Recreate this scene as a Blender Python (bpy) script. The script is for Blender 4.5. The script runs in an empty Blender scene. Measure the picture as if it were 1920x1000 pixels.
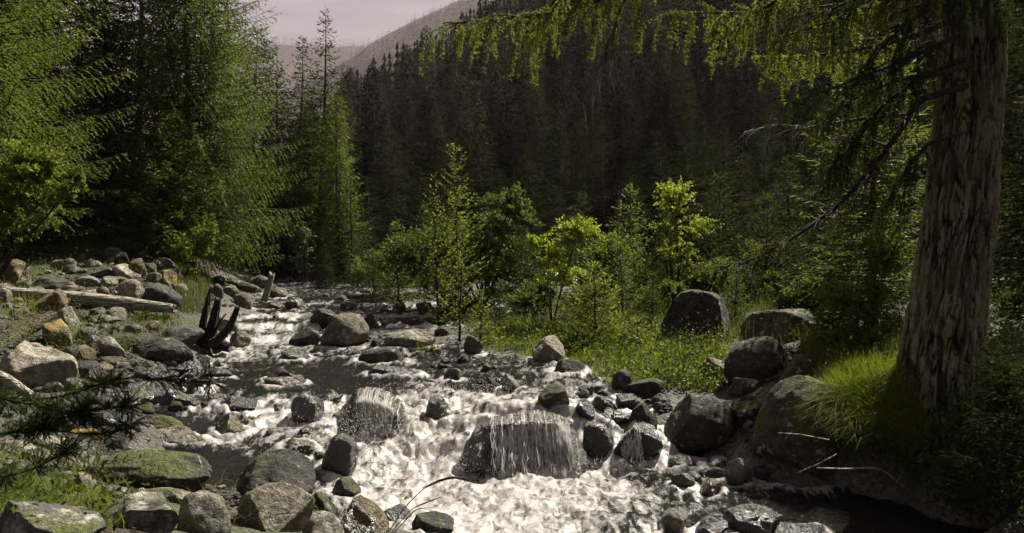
import bpy, math, random, os
import numpy as np
from mathutils import Vector
from mathutils.bvhtree import BVHTree

SC = bpy.context.scene
COL = SC.collection
PI = math.pi
FX, VH, UC, HC = 1493.0, 480.0, 960.0, 2.2      # focal length in photo pixels, horizon row, centre column, eye height

# ------------------------------------------------------------------ camera
cam_d = bpy.data.cameras.new('camera'); cam = bpy.data.objects.new('camera', cam_d); COL.objects.link(cam)
cam.location = (0, 0, HC); cam.rotation_euler = (math.radians(90), 0, 0)
cam_d.sensor_width = 36; cam_d.lens = 28; cam_d.shift_y = -20 / 1920
cam_d.clip_start = 0.05; cam_d.clip_end = 12000
cam_d.dof.use_dof = True; cam_d.dof.focus_distance = 9.0; cam_d.dof.aperture_fstop = 7.0
SC.camera = cam

# ------------------------------------------------------------------ light
SUN_AZ, SUN_EL = 45.0, 52.0                       # degrees to the right of the view, and up
world = bpy.data.worlds.new('World'); SC.world = world; world.use_nodes = True
nt = world.node_tree; nt.nodes.clear()
wo = nt.nodes.new('ShaderNodeOutputWorld'); bg = nt.nodes.new('ShaderNodeBackground')
sky = nt.nodes.new('ShaderNodeTexSky'); sky.sky_type = 'NISHITA'; sky.sun_disc = False
sky.sun_elevation = math.radians(SUN_EL); sky.sun_rotation = math.radians(SUN_AZ)
sky.air_density = 1.0; sky.dust_density = 2.5; sky.ozone_density = 1.0
hs = nt.nodes.new('ShaderNodeHueSaturation'); hs.inputs['Saturation'].default_value = 0.30
tint = nt.nodes.new('ShaderNodeMixRGB'); tint.blend_type = 'MULTIPLY'; tint.inputs[0].default_value = 1
tint.inputs[2].default_value = (0.53, 0.455, 0.465, 1)
# thin streaks of high cloud over the whole sky
tc = nt.nodes.new('ShaderNodeTexCoord'); mp = nt.nodes.new('ShaderNodeMapping')
mp.inputs['Scale'].default_value = (2.0, 2.0, 9.0); mp.inputs['Rotation'].default_value = (0.25, 0.35, 0.0)
cn = nt.nodes.new('ShaderNodeTexNoise'); cn.inputs['Scale'].default_value = 1.6; cn.inputs['Detail'].default_value = 7
cr = nt.nodes.new('ShaderNodeValToRGB'); cr.color_ramp.elements[0].position = 0.40; cr.color_ramp.elements[1].position = 0.72
cr.color_ramp.elements[0].color = (0.82, 0.80, 0.83, 1); cr.color_ramp.elements[1].color = (1.75, 1.68, 1.66, 1)
mul = nt.nodes.new('ShaderNodeMixRGB'); mul.blend_type = 'MULTIPLY'; mul.inputs[0].default_value = 1
L = nt.links.new
L(sky.outputs[0], hs.inputs['Color']); L(hs.outputs[0], tint.inputs[1])
L(tc.outputs['Generated'], mp.inputs[0]); L(mp.outputs[0], cn.inputs['Vector']); L(cn.outputs['Fac'], cr.inputs[0])
L(tint.outputs[0], mul.inputs[1]); L(cr.outputs[0], mul.inputs[2]); L(mul.outputs[0], bg.inputs['Color'])
bg.inputs['Strength'].default_value = 0.05
L(bg.outputs[0], wo.inputs['Surface'])
az, el = math.radians(SUN_AZ), math.radians(SUN_EL)
sun_dir = Vector((math.sin(az) * math.cos(el), math.cos(az) * math.cos(el), math.sin(el)))
sd = bpy.data.lights.new('sun', 'SUN'); sd.energy = 5.0; sd.angle = math.radians(0.6); sd.color = (1.0, 0.93, 0.82)
so = bpy.data.objects.new('sun', sd); COL.objects.link(so); so.location = (20, 20, 30)
so.rotation_euler = sun_dir.to_track_quat('Z', 'Y').to_euler()
SC.view_settings.view_transform = 'Standard'; SC.view_settings.look = 'None'
SC.view_settings.gamma = 1; SC.view_settings.exposure = 1.4; SC.view_settings.use_curve_mapping = False
SC.render.engine = 'CYCLES'
cy = SC.cycles
cy.max_bounces = 6; cy.diffuse_bounces = 3; cy.glossy_bounces = 2; cy.transmission_bounces = 4
cy.transparent_max_bounces = 12; cy.volume_bounces = 0; cy.use_denoising = True; cy.denoising_prefilter = 'ACCURATE'; cy.sample_clamp_direct = 6
cy.sample_clamp_indirect = 3; cy.caustics_reflective = False; cy.caustics_refractive = False
cy.use_adaptive_sampling = True; cy.adaptive_threshold = 0.01

# ------------------------------------------------------------------ numeric helpers
def _h(i, j, k, s):
    n = (i.astype(np.int64) * 374761393 + j.astype(np.int64) * 668265263 + k.astype(np.int64) * 2147483647 + s * 974634777) & 0xffffffff
    n = ((n ^ (n >> 13)) * 1274126177) & 0xffffffff
    n = ((n ^ (n >> 15)) * 2246822519) & 0xffffffff
    return ((n ^ (n >> 16)) & 0xffffff) / float(0xffffff) * 2 - 1
def noise3(p, s=0):
    f = np.floor(p); t = p - f; t = t * t * (3 - 2 * t); f = f.astype(np.int64)
    i, j, k = f[:, 0], f[:, 1], f[:, 2]; x, y, z = t[:, 0], t[:, 1], t[:, 2]
    def g(a, b, c): return _h(i + a, j + b, k + c, s)
    return ((g(0,0,0)*(1-x)+g(1,0,0)*x)*(1-y)+(g(0,1,0)*(1-x)+g(1,1,0)*x)*y)*(1-z)+((g(0,0,1)*(1-x)+g(1,0,1)*x)*(1-y)+(g(0,1,1)*(1-x)+g(1,1,1)*x)*y)*z
ROT = np.array([[0.36, 0.48, -0.8], [-0.8, 0.6, 0.0], [0.48, 0.64, 0.6]])
def fbm(p, s=0, o=4, ridged=False):
    a, v, n = 1.0, 0, 0
    for q in range(o):
        x = noise3(p, s + q)
        if ridged: x = 1 - 2 * np.abs(x)
        v = v + a * x; n += a; a *= 0.5; p = p @ ROT * 2.03 + 7.3
    return v / n
class TPS:
    def __init__(s, P, z, lam=0.02):
        P = np.asarray(P, float); s.P = P; n = len(P)
        K = s.k(P, P) + lam * np.eye(n); Q = np.c_[np.ones(n), P]
        A = np.block([[K, Q], [Q.T, np.zeros((3, 3))]])
        s.w = np.linalg.solve(A, np.r_[z, 0, 0, 0])
    def k(s, A, B):
        r2 = ((A[:, None] - B[None]) ** 2).sum(-1); return 0.5 * r2 * np.log(r2 + 1e-9)
    def __call__(s, x, y):
        sh = np.shape(x); X = np.c_[np.ravel(x), np.ravel(y)]; out = np.empty(len(X))
        for a in range(0, len(X), 40000):
            Xa = X[a:a + 40000]
            out[a:a + 40000] = s.k(Xa, s.P) @ s.w[:len(s.P)] + np.c_[np.ones(len(Xa)), Xa] @ s.w[len(s.P):]
        return out.reshape(sh)
def X(u, Y): return (np.asarray(u) - UC) / FX * Y
def Z(v, Y): return HC - (np.asarray(v) - VH) / FX * Y
def at(u, v, Y): return Vector((float(X(u, Y)), float(Y), float(Z(v, Y))))
def sstep(a, b, x): t = np.clip((x - a) / (b - a), 0, 1); return t * t * (3 - 2 * t)

# ------------------------------------------------------------------ the lie of the land
WP = [(700,1000,0),(1000,1000,0),(1500,1000,0),(1850,1000,-.02),(760,900,0),(1000,890,0),(1250,900,0),(1500,920,0),(1650,940,0),
      (1300,865,.03)]
def yz(v, z): return (HC - z) * FX / (v - VH)
wpts = []
for u, v, z in WP: Y = yz(v, z); wpts.append((float(X(u, Y)), Y, z))
for u, v, Y in [(880,870,8.35),(980,870,8.4),(1080,870,8.4),(860,790,8.9),(980,772,8.95),(1090,775,8.95),
                (760,870,8.25),(700,850,8.35),(760,800,8.95),(690,790,9.0),(750,730,10.0),(850,735,9.9),(650,735,9.9),(950,740,9.8),
                (400,745,9.2),(330,770,8.7),(400,800,8.4),(500,800,8.5),(600,800,8.5),(480,850,7.8),(560,850,7.9),(400,860,7.5),(430,920,6.95),(400,900,7.0),(640,870,7.9),
                (450,710,10.6),(600,705,10.7),(750,706,10.7),(900,715,10.4),(480,690,11.4),(650,688,11.5),
                (430,672,12.3),(560,672,12.3),(450,652,13.2),(560,650,13.3),(430,627,14.3),(540,625,14.4),(480,600,15.5),(560,595,15.8),
                (540,580,16.8),(620,568,17.8),(560,566,18.2),(500,540,22),(430,508,28),(400,494,33),(380,488,38)]:
    wpts.append((float(X(u, Y)), Y, float(Z(v, Y))))
wp = np.array(wpts)
wt = TPS(wp[:, :2], wp[:, 2], 0.01)
class Grid:
    """a slow height function read once on a fine grid"""
    def __init__(s, f, x0, x1, y0, y1, d):
        s.x0, s.y0, s.d = x0, y0, d; xs = np.arange(x0, x1 + d, d); ys_ = np.arange(y0, y1 + d, d); A, B_ = np.meshgrid(xs, ys_); s.z = f(A, B_)
    def __call__(s, x, y):
        a = np.clip((x - s.x0) / s.d, 0, s.z.shape[1] - 1.001); b = np.clip((y - s.y0) / s.d, 0, s.z.shape[0] - 1.001)
        i, j = a.astype(int), b.astype(int); a = a - i; b = b - j
        return (s.z[j, i] * (1 - a) + s.z[j, i + 1] * a) * (1 - b) + (s.z[j + 1, i] * (1 - a) + s.z[j + 1, i + 1] * a) * b
wgrid = Grid(wt, -16, 13, 4, 44, .1)
def W0(x, y):
    return np.clip(wgrid(np.asarray(x, float), np.asarray(y, float)), -0.06, 2.3)
GP = [(0,1000,4.0),(200,1000,4.3),(330,1000,4.8),(480,1000,5.3),(600,1000,5.6),(700,990,5.9),(0,900,5.2),(200,900,5.8),(330,900,6.3),(560,930,6.4),
      (0,800,7.0),(200,800,7.4),(270,765,8.1),(0,720,8.6),(150,720,8.8),(300,712,9.3),(60,640,10.2),(200,660,10.2),(350,665,11),
      (50,590,12),(200,600,12.2),(330,600,12.8),(400,610,12.8),(50,540,14),(200,540,14.3),(320,560,14.3),(390,570,15),
      (50,480,16.5),(200,475,17),(320,490,17.5),(400,535,18),(100,430,20),(300,455,21),(370,480,26),(-300,400,20),(-300,590,10),(-300,1000,4),(-200,750,7.5),
      (430,555,18.5),(540,552,20),(700,545,21),(660,590,16.5),(700,615,15),(760,600,16.5),(850,620,14.5),(800,655,12.9),(860,688,11.8),(730,650,13),(640,650,13.2),(700,575,17.2),(740,565,18.2),(670,566,18.6),
      (950,655,12.6),(1000,620,14),(1050,690,11.3),(960,712,10.8),(1100,712,10.5),(1150,690,11),(1200,600,14.5),(1250,715,10.3),(1350,650,11.8),(1330,735,9.8),(1450,640,11.5),
      (1240,770,9.3),(1380,800,8.7),(1450,750,8.9),(1500,700,9.3),(1550,830,7.7),(1600,760,7.8),(1700,800,7.3),(1700,700,8.5),(1800,800,6.8),(1900,890,6.6),(1750,900,7.0),(1900,960,6.0),(1650,880,7.35),(1500,870,7.6),
      (1600,600,11.5),(1800,560,12),(1500,540,17),(1900,500,17),(2300,500,12),(2300,700,7),(1200,540,20),(1000,530,24),(800,530,24),(620,527,28),(480,500,32),(800,500,34),(1200,490,34),(1700,480,30),(0,400,32),(320,450,34)]
gpts = [(float(X(u, Y)), Y, float(Z(v, Y))) for u, v, Y in GP]
gpts += [(0, -2, .75), (-3, 0, .85), (3, 0, .55), (0, 2.5, .62), (-1.2, 3.5, .66), (1.5, 4.0, .0), (3.5, 4.5, -.05), (-8, -3, 1.5), (8, -3, .9), (8, 4, 1.0), (6, 2, .7), (1.5, 5, -.15), (-.3, 4.8, .35)]
gpts += [(a, b, c - 0.22) for a, b, c in wpts]
gp = np.array(gpts); gt = TPS(gp[:, :2], gp[:, 2], 0.01)
ggrid = Grid(gt, -12, 13, -4, 40, .1)
CU = np.array([-3000, -800, 300, 500, 560, 610, 650, 690, 740, 800, 860, 930, 1000, 1200, 1500, 1900, 2300, 6000.])
CV = np.array([330, 330, 400, 420, 400, 320, 245, 215, 190, 155, 118, 65, 0, -120, -260, -330, -380, -380.])
CY = np.array([260, 260, 500, 500, 500, 480, 470, 460, 450, 440, 420, 400, 380, 320, 260, 240, 220, 220.])
def far_z(x, y):
    Y = np.maximum(y, 20.0); u = np.clip(x / Y * FX + UC, -3000, 6000)
    vc = np.interp(u, CU, CV); yc = np.interp(u, CU, CY); Y0 = 32.0
    k = (VH - vc) / FX / (1 - Y0 / yc)
    z = HC - 0.3 + np.where(Y < yc, k * np.maximum(Y - Y0, -5), k * (yc - Y0) - (Y - yc) * 0.45)
    p = np.c_[np.ravel(x) * .03, np.ravel(Y) * .03, np.zeros(np.size(x))]
    z = z + (fbm(p, 5, 3).reshape(np.shape(z))) * np.clip((Y - 40) * 0.03, 0, 5)
    return np.maximum(z, HC - .5 - .02 * np.maximum(Y - 60, 0))
def G(x, y):
    x = np.asarray(x, float); y = np.asarray(y, float)
    zn = np.clip(ggrid(x, y), -0.5, 3.6)
    b = sstep(27, 37, y); k = b > 0
    if not np.any(k): return zn
    if x.ndim == 0: return zn * (1 - b) + far_z(x, y) * b
    x, y = np.broadcast_arrays(x, y); z = np.array(np.broadcast_to(zn, x.shape)); k = np.broadcast_to(k, x.shape); bk = np.broadcast_to(b, x.shape)[k]
    z[k] = z[k] * (1 - bk) + far_z(x[k], y[k]) * bk
    return z
def surf(x, y): return np.maximum(G(x, y), W0(x, y) - 0.0 * x)
def hit(u, v, y0=3.6, y1=60, water=True):
    """where the ray through a photo pixel meets the ground or the water"""
    u = np.atleast_1d(np.asarray(u, float)); v = np.atleast_1d(np.asarray(v, float))
    if len(u) > 4000: return np.concatenate([hit(u[i:i + 4000], v[i:i + 4000], y0, y1, water) for i in range(0, len(u), 4000)])
    Ys = np.geomspace(y0, y1, 150)
    XX = (u[:, None] - UC) / FX * Ys; ZZ = HC - (v[:, None] - VH) / FX * Ys; YY = np.broadcast_to(Ys, XX.shape)
    g = G(XX, YY)
    if water: g = np.maximum(g, np.where(YY < 40, W0(XX, YY), -9))
    below = g >= ZZ; i = np.where(below.any(1), below.argmax(1), 149)
    i = np.clip(i, 1, 149); r = np.arange(len(u))
    d0 = ZZ[r, i - 1] - g[r, i - 1]; d1 = ZZ[r, i] - g[r, i]; t = np.clip(d0 / (d0 - d1 + 1e-9), 0, 1)
    return Ys[i - 1] + (Ys[i] - Ys[i - 1]) * t

# ------------------------------------------------------------------ mesh helpers
def mesh(name, V, F, mats, mi=None, smooth=False, attrs=None):
    """V (n,3); F: a list of (m,k) integer arrays; mi: one material index per array in F"""
    V = np.asarray(V, np.float32)
    if not isinstance(F, list): F = [F]
    me = bpy.data.meshes.new(name); me.vertices.add(len(V)); me.vertices.foreach_set('co', V.ravel())
    loops = np.concatenate([f.ravel() for f in F]); tot = np.concatenate([np.full(len(f), f.shape[1]) for f in F])
    start = np.r_[0, np.cumsum(tot)[:-1]]
    me.loops.add(len(loops)); me.loops.foreach_set('vertex_index', loops.astype(np.int32))
    me.polygons.add(len(tot)); me.polygons.foreach_set('loop_start', start.astype(np.int32))
    if mi is not None: me.polygons.foreach_set('material_index', np.concatenate([np.full(len(f), m) for f, m in zip(F, mi)]).astype(np.int32))
    if smooth is not False:
        if smooth is True: sm = np.ones(len(tot), bool)
        else: sm = np.concatenate([np.full(len(f), s) for f, s in zip(F, smooth)])
        me.polygons.foreach_set('use_smooth', sm)
    me.update(calc_edges=True)
    for a, d in (attrs or {}).items():
        at_ = me.attributes.new(a, 'FLOAT', 'POINT'); at_.data.foreach_set('value', np.asarray(d, np.float32))
    for m in (mats if isinstance(mats, (list, tuple)) else [mats]): me.materials.append(m)
    return me
def obj(name, me, parent=None, loc=None, rz=0, sc=1):
    o = bpy.data.objects.new(name, me); COL.objects.link(o)
    if parent: o.parent = parent
    if loc is not None: o.location = loc
    o.rotation_euler = (0, 0, rz); o.scale = (sc, sc, sc) if np.isscalar(sc) else sc
    return o
def tag(o, label=None, cat=None, group=None, kind=None):
    for k, v in (('label', label), ('category', cat), ('group', group), ('kind', kind)):
        if v: o[k] = v
    return o
class Geo:
    """collects quads and triangles for one mesh; m is the material slot"""
    def __init__(s): s.V = []; s.F = []; s.M = []; s.S = []; s.n = 0
    def add(s, V, F, m=0, smooth=False):
        if len(V) == 0: return
        s.V.append(V); s.F.append(F + s.n); s.M.append(m); s.S.append(smooth); s.n += len(V)
    def tube(s, P, R, k=5, m=0, cap=True):
        P = np.asarray(P, float); R = np.asarray(R, float); n = len(P)
        T = np.gradient(P, axis=0); T /= np.linalg.norm(T, axis=1)[:, None] + 1e-9
        ref = np.array([0, 0, 1.]) if abs(T[:, 2]).mean() < .8 else np.array([1., 0, 0])
        A = np.cross(T, ref); A /= np.linalg.norm(A, axis=1)[:, None] + 1e-9; B = np.cross(T, A)
        a = np.arange(k) / k * 2 * PI
        V = P[:, None] + R[:, None, None] * (np.cos(a)[None, :, None] * A[:, None] + np.sin(a)[None, :, None] * B[:, None])
        i = np.arange(n - 1)[:, None] * k; j = np.arange(k)[None]; j2 = (j + 1) % k
        F = np.stack([i + j, i + j2, i + k + j2, i + k + j], -1).reshape(-1, 4)
        s.add(V.reshape(-1, 3), F, m, True)
    def diamonds(s, P, D, N, Ln, Wd, m=0, mid=.45):
        P, D, N = map(np.asarray, (P, D, N))
        D = D / (np.linalg.norm(D, axis=1)[:, None] + 1e-9); S = np.cross(D, N); S /= np.linalg.norm(S, axis=1)[:, None] + 1e-9
        Ln = np.broadcast_to(Ln, len(P))[:, None]; Wd = np.broadcast_to(Wd, len(P))[:, None]
        V = np.stack([P, P + D * Ln * mid + S * Wd * .5, P + D * Ln, P + D * Ln * mid - S * Wd * .5], 1).reshape(-1, 3)
        s.add(V, np.arange(len(V)).reshape(-1, 4), m)
    def tris(s): return sum((len(f) * (f.shape[1] - 2)) for f in s.F)
    def mesh(s, name, mats, attrs=None):
        if not s.V: s.V = [np.zeros((1, 3))]; return bpy.data.meshes.new(name)
        return mesh(name, np.concatenate(s.V), s.F, mats, s.M, s.S, attrs)

# ------------------------------------------------------------------ materials
def node_mat(name):
    m = bpy.data.materials.new(name); m.use_nodes = True; t = m.node_tree; t.nodes.clear()
    def N(kind, **kw):
        n = t.nodes.new(kind)
        for k, v in kw.items():
            if k[0] == '_': setattr(n, k[1:], v)
            else:
                key = int(k[1:]) if k[0] == 'i' and k[1:].isdigit() else k.replace('_', ' ')
                if isinstance(v, bpy.types.NodeSocket): t.links.new(v, n.inputs[key])
                else: n.inputs[key].default_value = v
        return n
    return m, t, N
def rgb(c): return (c[0], c[1], c[2], 1)
def ramp(N, fac, stops):
    r = N('ShaderNodeValToRGB', Fac=fac); e = r.color_ramp.elements
    while len(e) < len(stops): e.new(0.5)
    for q, (p, c) in zip(e, stops): q.position = p; q.color = rgb(c) if not np.isscalar(c) else (c, c, c, 1)
    return r.outputs[0]
def mixc(N, f, a, b, mode='MIX'):
    n = N('ShaderNodeMixRGB', _blend_type=mode)
    for k, v in ((0, f), (1, a), (2, b)):
        if isinstance(v, bpy.types.NodeSocket): n.id_data.links.new(v, n.inputs[k])
        else: n.inputs[k].default_value = v if k == 0 else rgb(v)
    return n.outputs[0]
def rock_mat(name, dark, light, moss=0.0, lichen=0.0, wet=0.0, yellow=0.0, streak=0.0):
    m, t, N = node_mat(name); tc = N('ShaderNodeTexCoord').outputs['Object']; rnd = N('ShaderNodeObjectInfo').outputs['Random']
    off = N('ShaderNodeVectorMath', _operation='ADD', i0=tc, i1=N('ShaderNodeCombineXYZ', X=N('ShaderNodeMath', _operation='MULTIPLY', i0=rnd, i1=37.0).outputs[0]).outputs[0]).outputs[0]
    if streak:
        off2 = N('ShaderNodeMapping', Vector=off, Scale=(1, 1, 3.5), Rotation=(0.5, 0.3, 0)).outputs[0]
    else: off2 = off
    big = N('ShaderNodeTexNoise', Vector=off2, Scale=2.6, Detail=6, Roughness=.62).outputs['Fac']
    mid = N('ShaderNodeTexNoise', Vector=off2, Scale=14, Detail=6, Roughness=.7).outputs['Fac']
    fine = N('ShaderNodeTexNoise', Vector=off, Scale=110, Detail=2).outputs['Fac']
    col = mixc(N, ramp(N, big, [(.36, 0), (.66, 1)]), dark, light)
    col = mixc(N, ramp(N, mid, [(.40, .75), (.62, 0)]), col, tuple(c * .45 for c in dark))
    col = mixc(N, 1, col, ramp(N, fine, [(.3, .62), (.7, 1.3)]), 'MULTIPLY')
    col = mixc(N, 1, col, ramp(N, rnd, [(0, (.72, .72, .72)), (.5, (1, .98, .93)), (1, (1.18, 1.12, 1.05))]), 'MULTIPLY')
    geo = N('ShaderNodeNewGeometry'); nz = N('ShaderNodeSeparateXYZ', Vector=geo.outputs['Normal']).outputs['Z']
    if yellow:
        ya = N('ShaderNodeTexNoise', Vector=off, Scale=4.2, Detail=5, Roughness=.7).outputs['Fac']
        col = mixc(N, ramp(N, ya, [(.55 - .12 * yellow, 0), (.66 - .12 * yellow, .9)]), col, (.27, .205, .045))
    if lichen:
        ln = N('ShaderNodeTexNoise', Vector=off, Scale=9, Detail=7, Roughness=.75).outputs['Fac']
        col = mixc(N, ramp(N, ln, [(.60 - .1 * lichen, 0), (.64 - .1 * lichen, .8)]), col, (.36, .37, .29))
    bh = mid
    if moss:
        mn = N('ShaderNodeTexNoise', Vector=off, Scale=3.2, Detail=6, Roughness=.7).outputs['Fac']
        s = N('ShaderNodeMath', _operation='ADD', i0=mn, i1=N('ShaderNodeMath', _operation='MULTIPLY', i0=nz, i1=.28).outputs[0]).outputs[0]
        mk = ramp(N, s, [(.86 - .32 * moss, 0), (.94 - .32 * moss, 1)])
        gcol = ramp(N, N('ShaderNodeTexNoise', Vector=off, Scale=45, Detail=3).outputs['Fac'], [(.3, (.018, .024, .006)), (.7, (.10, .12, .022))])
        col = mixc(N, mk, col, gcol)
    bump0 = N('ShaderNodeBump', Strength=.8, Distance=.14, Height=big)
    bump1 = N('ShaderNodeBump', Strength=1.0, Distance=.06, Height=bh, Normal=bump0.outputs[0])
    v1 = N('ShaderNodeTexVoronoi', Vector=off2, Scale=5, _feature='DISTANCE_TO_EDGE').outputs['Distance']
    crack = ramp(N, v1, [(0, 0), (.035, 1)])
    bump2 = N('ShaderNodeBump', Strength=.5, Distance=.03, Height=crack, Normal=bump1.outputs[0])
    bump3 = N('ShaderNodeBump', Strength=.6, Distance=.006, Height=fine, Normal=bump2.outputs[0])
    b = N('ShaderNodeBsdfPrincipled', Base_Color=col, Normal=bump3.outputs[0])
    wl = N('ShaderNodeAttribute', _attribute_name='wetline').outputs['Fac']
    col = mixc(N, wl, col, mixc(N, 1, col, (.30, .28, .24), 'MULTIPLY')); t.links.new(col, b.inputs['Base Color'])
    if wet:
        t.links.new(ramp(N, mid, [(.3, .14 + .1 * (1 - wet)), (.7, .42)]), b.inputs['Roughness']); b.inputs['Specular IOR Level'].default_value = .55 + .3 * wet
    else:
        t.links.new(ramp(N, wl, [(0, .85), (1, .3)]), b.inputs['Roughness']); b.inputs['Specular IOR Level'].default_value = .35
    t.links.new(b.outputs[0], N('ShaderNodeOutputMaterial').inputs['Surface'])
    return m
def leaf_mat(name, c1, c2, trans=.45, spec=.08, rough=.6):
    m, t, N = node_mat(name)
    isl = N('ShaderNodeNewGeometry').outputs['Random Per Island']; rnd = N('ShaderNodeObjectInfo').outputs['Random']
    tc = N('ShaderNodeTexCoord').outputs['Object']
    cl = N('ShaderNodeTexNoise', Vector=tc, Scale=2.2, Detail=3).outputs['Fac']
    f = N('ShaderNodeMath', _operation='ADD', i0=N('ShaderNodeMath', _operation='MULTIPLY', i0=isl, i1=.55).outputs[0], i1=N('ShaderNodeMath', _operation='MULTIPLY_ADD', i0=cl, i1=1.2, i2=-.35).outputs[0]).outputs[0]
    col = mixc(N, ramp(N, f, [(.05, 0), (1, 1)]), c1, c2)
    col = mixc(N, 1, col, ramp(N, rnd, [(0, (.8, .82, .85)), (1, (1.15, 1.12, 1.0))]), 'MULTIPLY')
    if 'far' in name: col = mixc(N, 1, col, ramp(N, rnd, [(0, (.45, .45, .5)), (.6, (.95, .93, .9)), (1, (1.9, 1.75, 1.5))]), 'MULTIPLY')
    if 'grass' in name:
        i2 = N('ShaderNodeMath', _operation='FRACT', i0=N('ShaderNodeMath', _operation='MULTIPLY', i0=isl, i1=7.31).outputs[0]).outputs[0]
        col = mixc(N, ramp(N, N('ShaderNodeMath', _operation='MULTIPLY', i0=i2, i1=N('ShaderNodeMath', _operation='ADD', i0=cl, i1=.5).outputs[0]).outputs[0], [(.74, 0), (.78, .7)]), col, (.20, .17, .08))
    b = N('ShaderNodeBsdfPrincipled', Base_Color=col, Roughness=rough); b.inputs['Specular IOR Level'].default_value = spec
    tr = N('ShaderNodeBsdfTranslucent', Color=mixc(N, 1, col, (1.05, 1.0, .95) if 'far' in name else (1.36, 1.42, .58), 'MULTIPLY'))
    mx = N('ShaderNodeMixShader', Fac=trans, i1=b.outputs[0], i2=tr.outputs[0])
    t.links.new(mx.outputs[0], N('ShaderNodeOutputMaterial').inputs['Surface'])
    return m
def bark_mat(name, dark, light, scale=6, stretch=.25, dist=.03, moss=0.0, axis=2):
    m, t, N = node_mat(name); tc = N('ShaderNodeTexCoord').outputs['Object']
    mp = N('ShaderNodeMapping', Vector=tc, Scale=(1, 1, stretch) if axis == 2 else (stretch, 1, 1)).outputs[0]
    n1 = N('ShaderNodeTexNoise', Vector=mp, Scale=scale, Detail=6, Roughness=.65, Distortion=.4).outputs['Fac']
    n2 = N('ShaderNodeTexNoise', Vector=tc, Scale=scale * 7, Detail=4).outputs['Fac']
    v = N('ShaderNodeTexVoronoi', Vector=mp, Scale=scale * 1.6, _feature='DISTANCE_TO_EDGE').outputs['Distance']
    h = N('ShaderNodeMath', _operation='ADD', i0=ramp(N, v, [(0, 0), (.22, 1)]), i1=n1).outputs[0]
    col = mixc(N, ramp(N, n1, [(.35, 0), (.65, 1)]), dark, light); col = mixc(N, 1, col, ramp(N, v, [(0, .35), (.16, 1.1)]), 'MULTIPLY')
    col = mixc(N, 1, col, ramp(N, n2, [(.3, .6), (.7, 1.25)]), 'MULTIPLY')
    if moss:
        g = N('ShaderNodeTexNoise', Vector=tc, Scale=2.5, Detail=6).outputs['Fac']
        col = mixc(N, ramp(N, g, [(.52 - .2 * moss, 0), (.68 - .2 * moss, .75)]), col, (.07, .08, .03))
    b1 = N('ShaderNodeBump', Strength=1, Distance=dist, Height=h); b2 = N('ShaderNodeBump', Strength=.6, Distance=dist * .2, Height=n2, Normal=b1.outputs[0])
    b = N('ShaderNodeBsdfPrincipled', Base_Color=col, Roughness=.9, Normal=b2.outputs[0]); b.inputs['Specular IOR Level'].default_value = .2
    t.links.new(b.outputs[0], N('ShaderNodeOutputMaterial').inputs['Surface'])
    return m

M = {}
M['d'] = rock_mat('dry_grey_rock', (.085, .078, .062), (.25, .235, .19), moss=.30, lichen=.3)
M['l'] = rock_mat('pale_rock', (.17, .16, .13), (.40, .375, .31), lichen=.5, moss=.12)
M['k'] = rock_mat('dark_rock', (.04, .037, .032), (.115, .107, .093), moss=.2, lichen=.1)
M['w'] = rock_mat('wet_rock', (.014, .013, .011), (.06, .055, .045), wet=1, moss=.2)
M['o'] = rock_mat('wet_olive_rock', (.05, .042, .012), (.16, .13, .035), wet=.9, moss=.25)
M['m'] = rock_mat('mossy_rock', (.13, .122, .095), (.36, .34, .275), moss=.28, lichen=.6)
M['c'] = rock_mat('moss_capped_rock', (.035, .032, .028), (.11, .105, .09), moss=.95, lichen=.3)
M['n'] = rock_mat('mossy_dark_rock', (.03, .028, .025), (.10, .095, .08), moss=.62, lichen=.2)
M['y'] = rock_mat('yellow_lichen_rock', (.10, .085, .05), (.24, .21, .14), yellow=1.0, moss=.15)
M['b'] = rock_mat('brown_streaked_rock', (.10, .075, .045), (.34, .29, .20), lichen=.2, yellow=.15, streak=1)
M['spruce'] = leaf_mat('spruce_needles', (.012, .020, .006), (.06, .082, .020), .28, spec=.02, rough=.8)
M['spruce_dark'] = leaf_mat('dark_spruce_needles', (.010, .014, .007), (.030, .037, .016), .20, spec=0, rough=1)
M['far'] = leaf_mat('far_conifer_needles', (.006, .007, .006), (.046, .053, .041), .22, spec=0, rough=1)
M['larch'] = leaf_mat('larch_needles', (.055, .075, .014), (.19, .22, .045), .5)
M['young'] = leaf_mat('young_spruce_needles', (.03, .045, .011), (.12, .155, .03), .38)
M['leaf'] = leaf_mat('broad_leaves', (.05, .07, .012), (.19, .235, .045), .45, spec=.10, rough=.5)
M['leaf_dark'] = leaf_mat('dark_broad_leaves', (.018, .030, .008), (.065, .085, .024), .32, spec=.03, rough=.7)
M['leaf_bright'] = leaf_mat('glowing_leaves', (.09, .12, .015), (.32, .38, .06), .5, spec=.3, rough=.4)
M['leaf_mid'] = leaf_mat('bush_leaves', (.035, .055, .012), (.14, .18, .04), .42, spec=.2)
M['willow'] = leaf_mat('pale_willow_leaves', (.05, .06, .035), (.15, .165, .10), .3, spec=.4)
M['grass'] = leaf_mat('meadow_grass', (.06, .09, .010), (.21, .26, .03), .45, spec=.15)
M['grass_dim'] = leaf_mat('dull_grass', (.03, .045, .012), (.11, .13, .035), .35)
M['straw'] = leaf_mat('dry_straw', (.16, .13, .07), (.30, .25, .15), .3)
M['bark'] = bark_mat('larch_bark', (.035, .028, .02), (.16, .135, .10), 7, .22, .05, .4)
M['twig'] = bark_mat('twig_bark', (.02, .016, .012), (.07, .058, .042), 20, .3, .005)
M['deadtwig'] = bark_mat('dead_twigs', (.08, .068, .05), (.20, .17, .13), 20, .3, .005)
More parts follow.
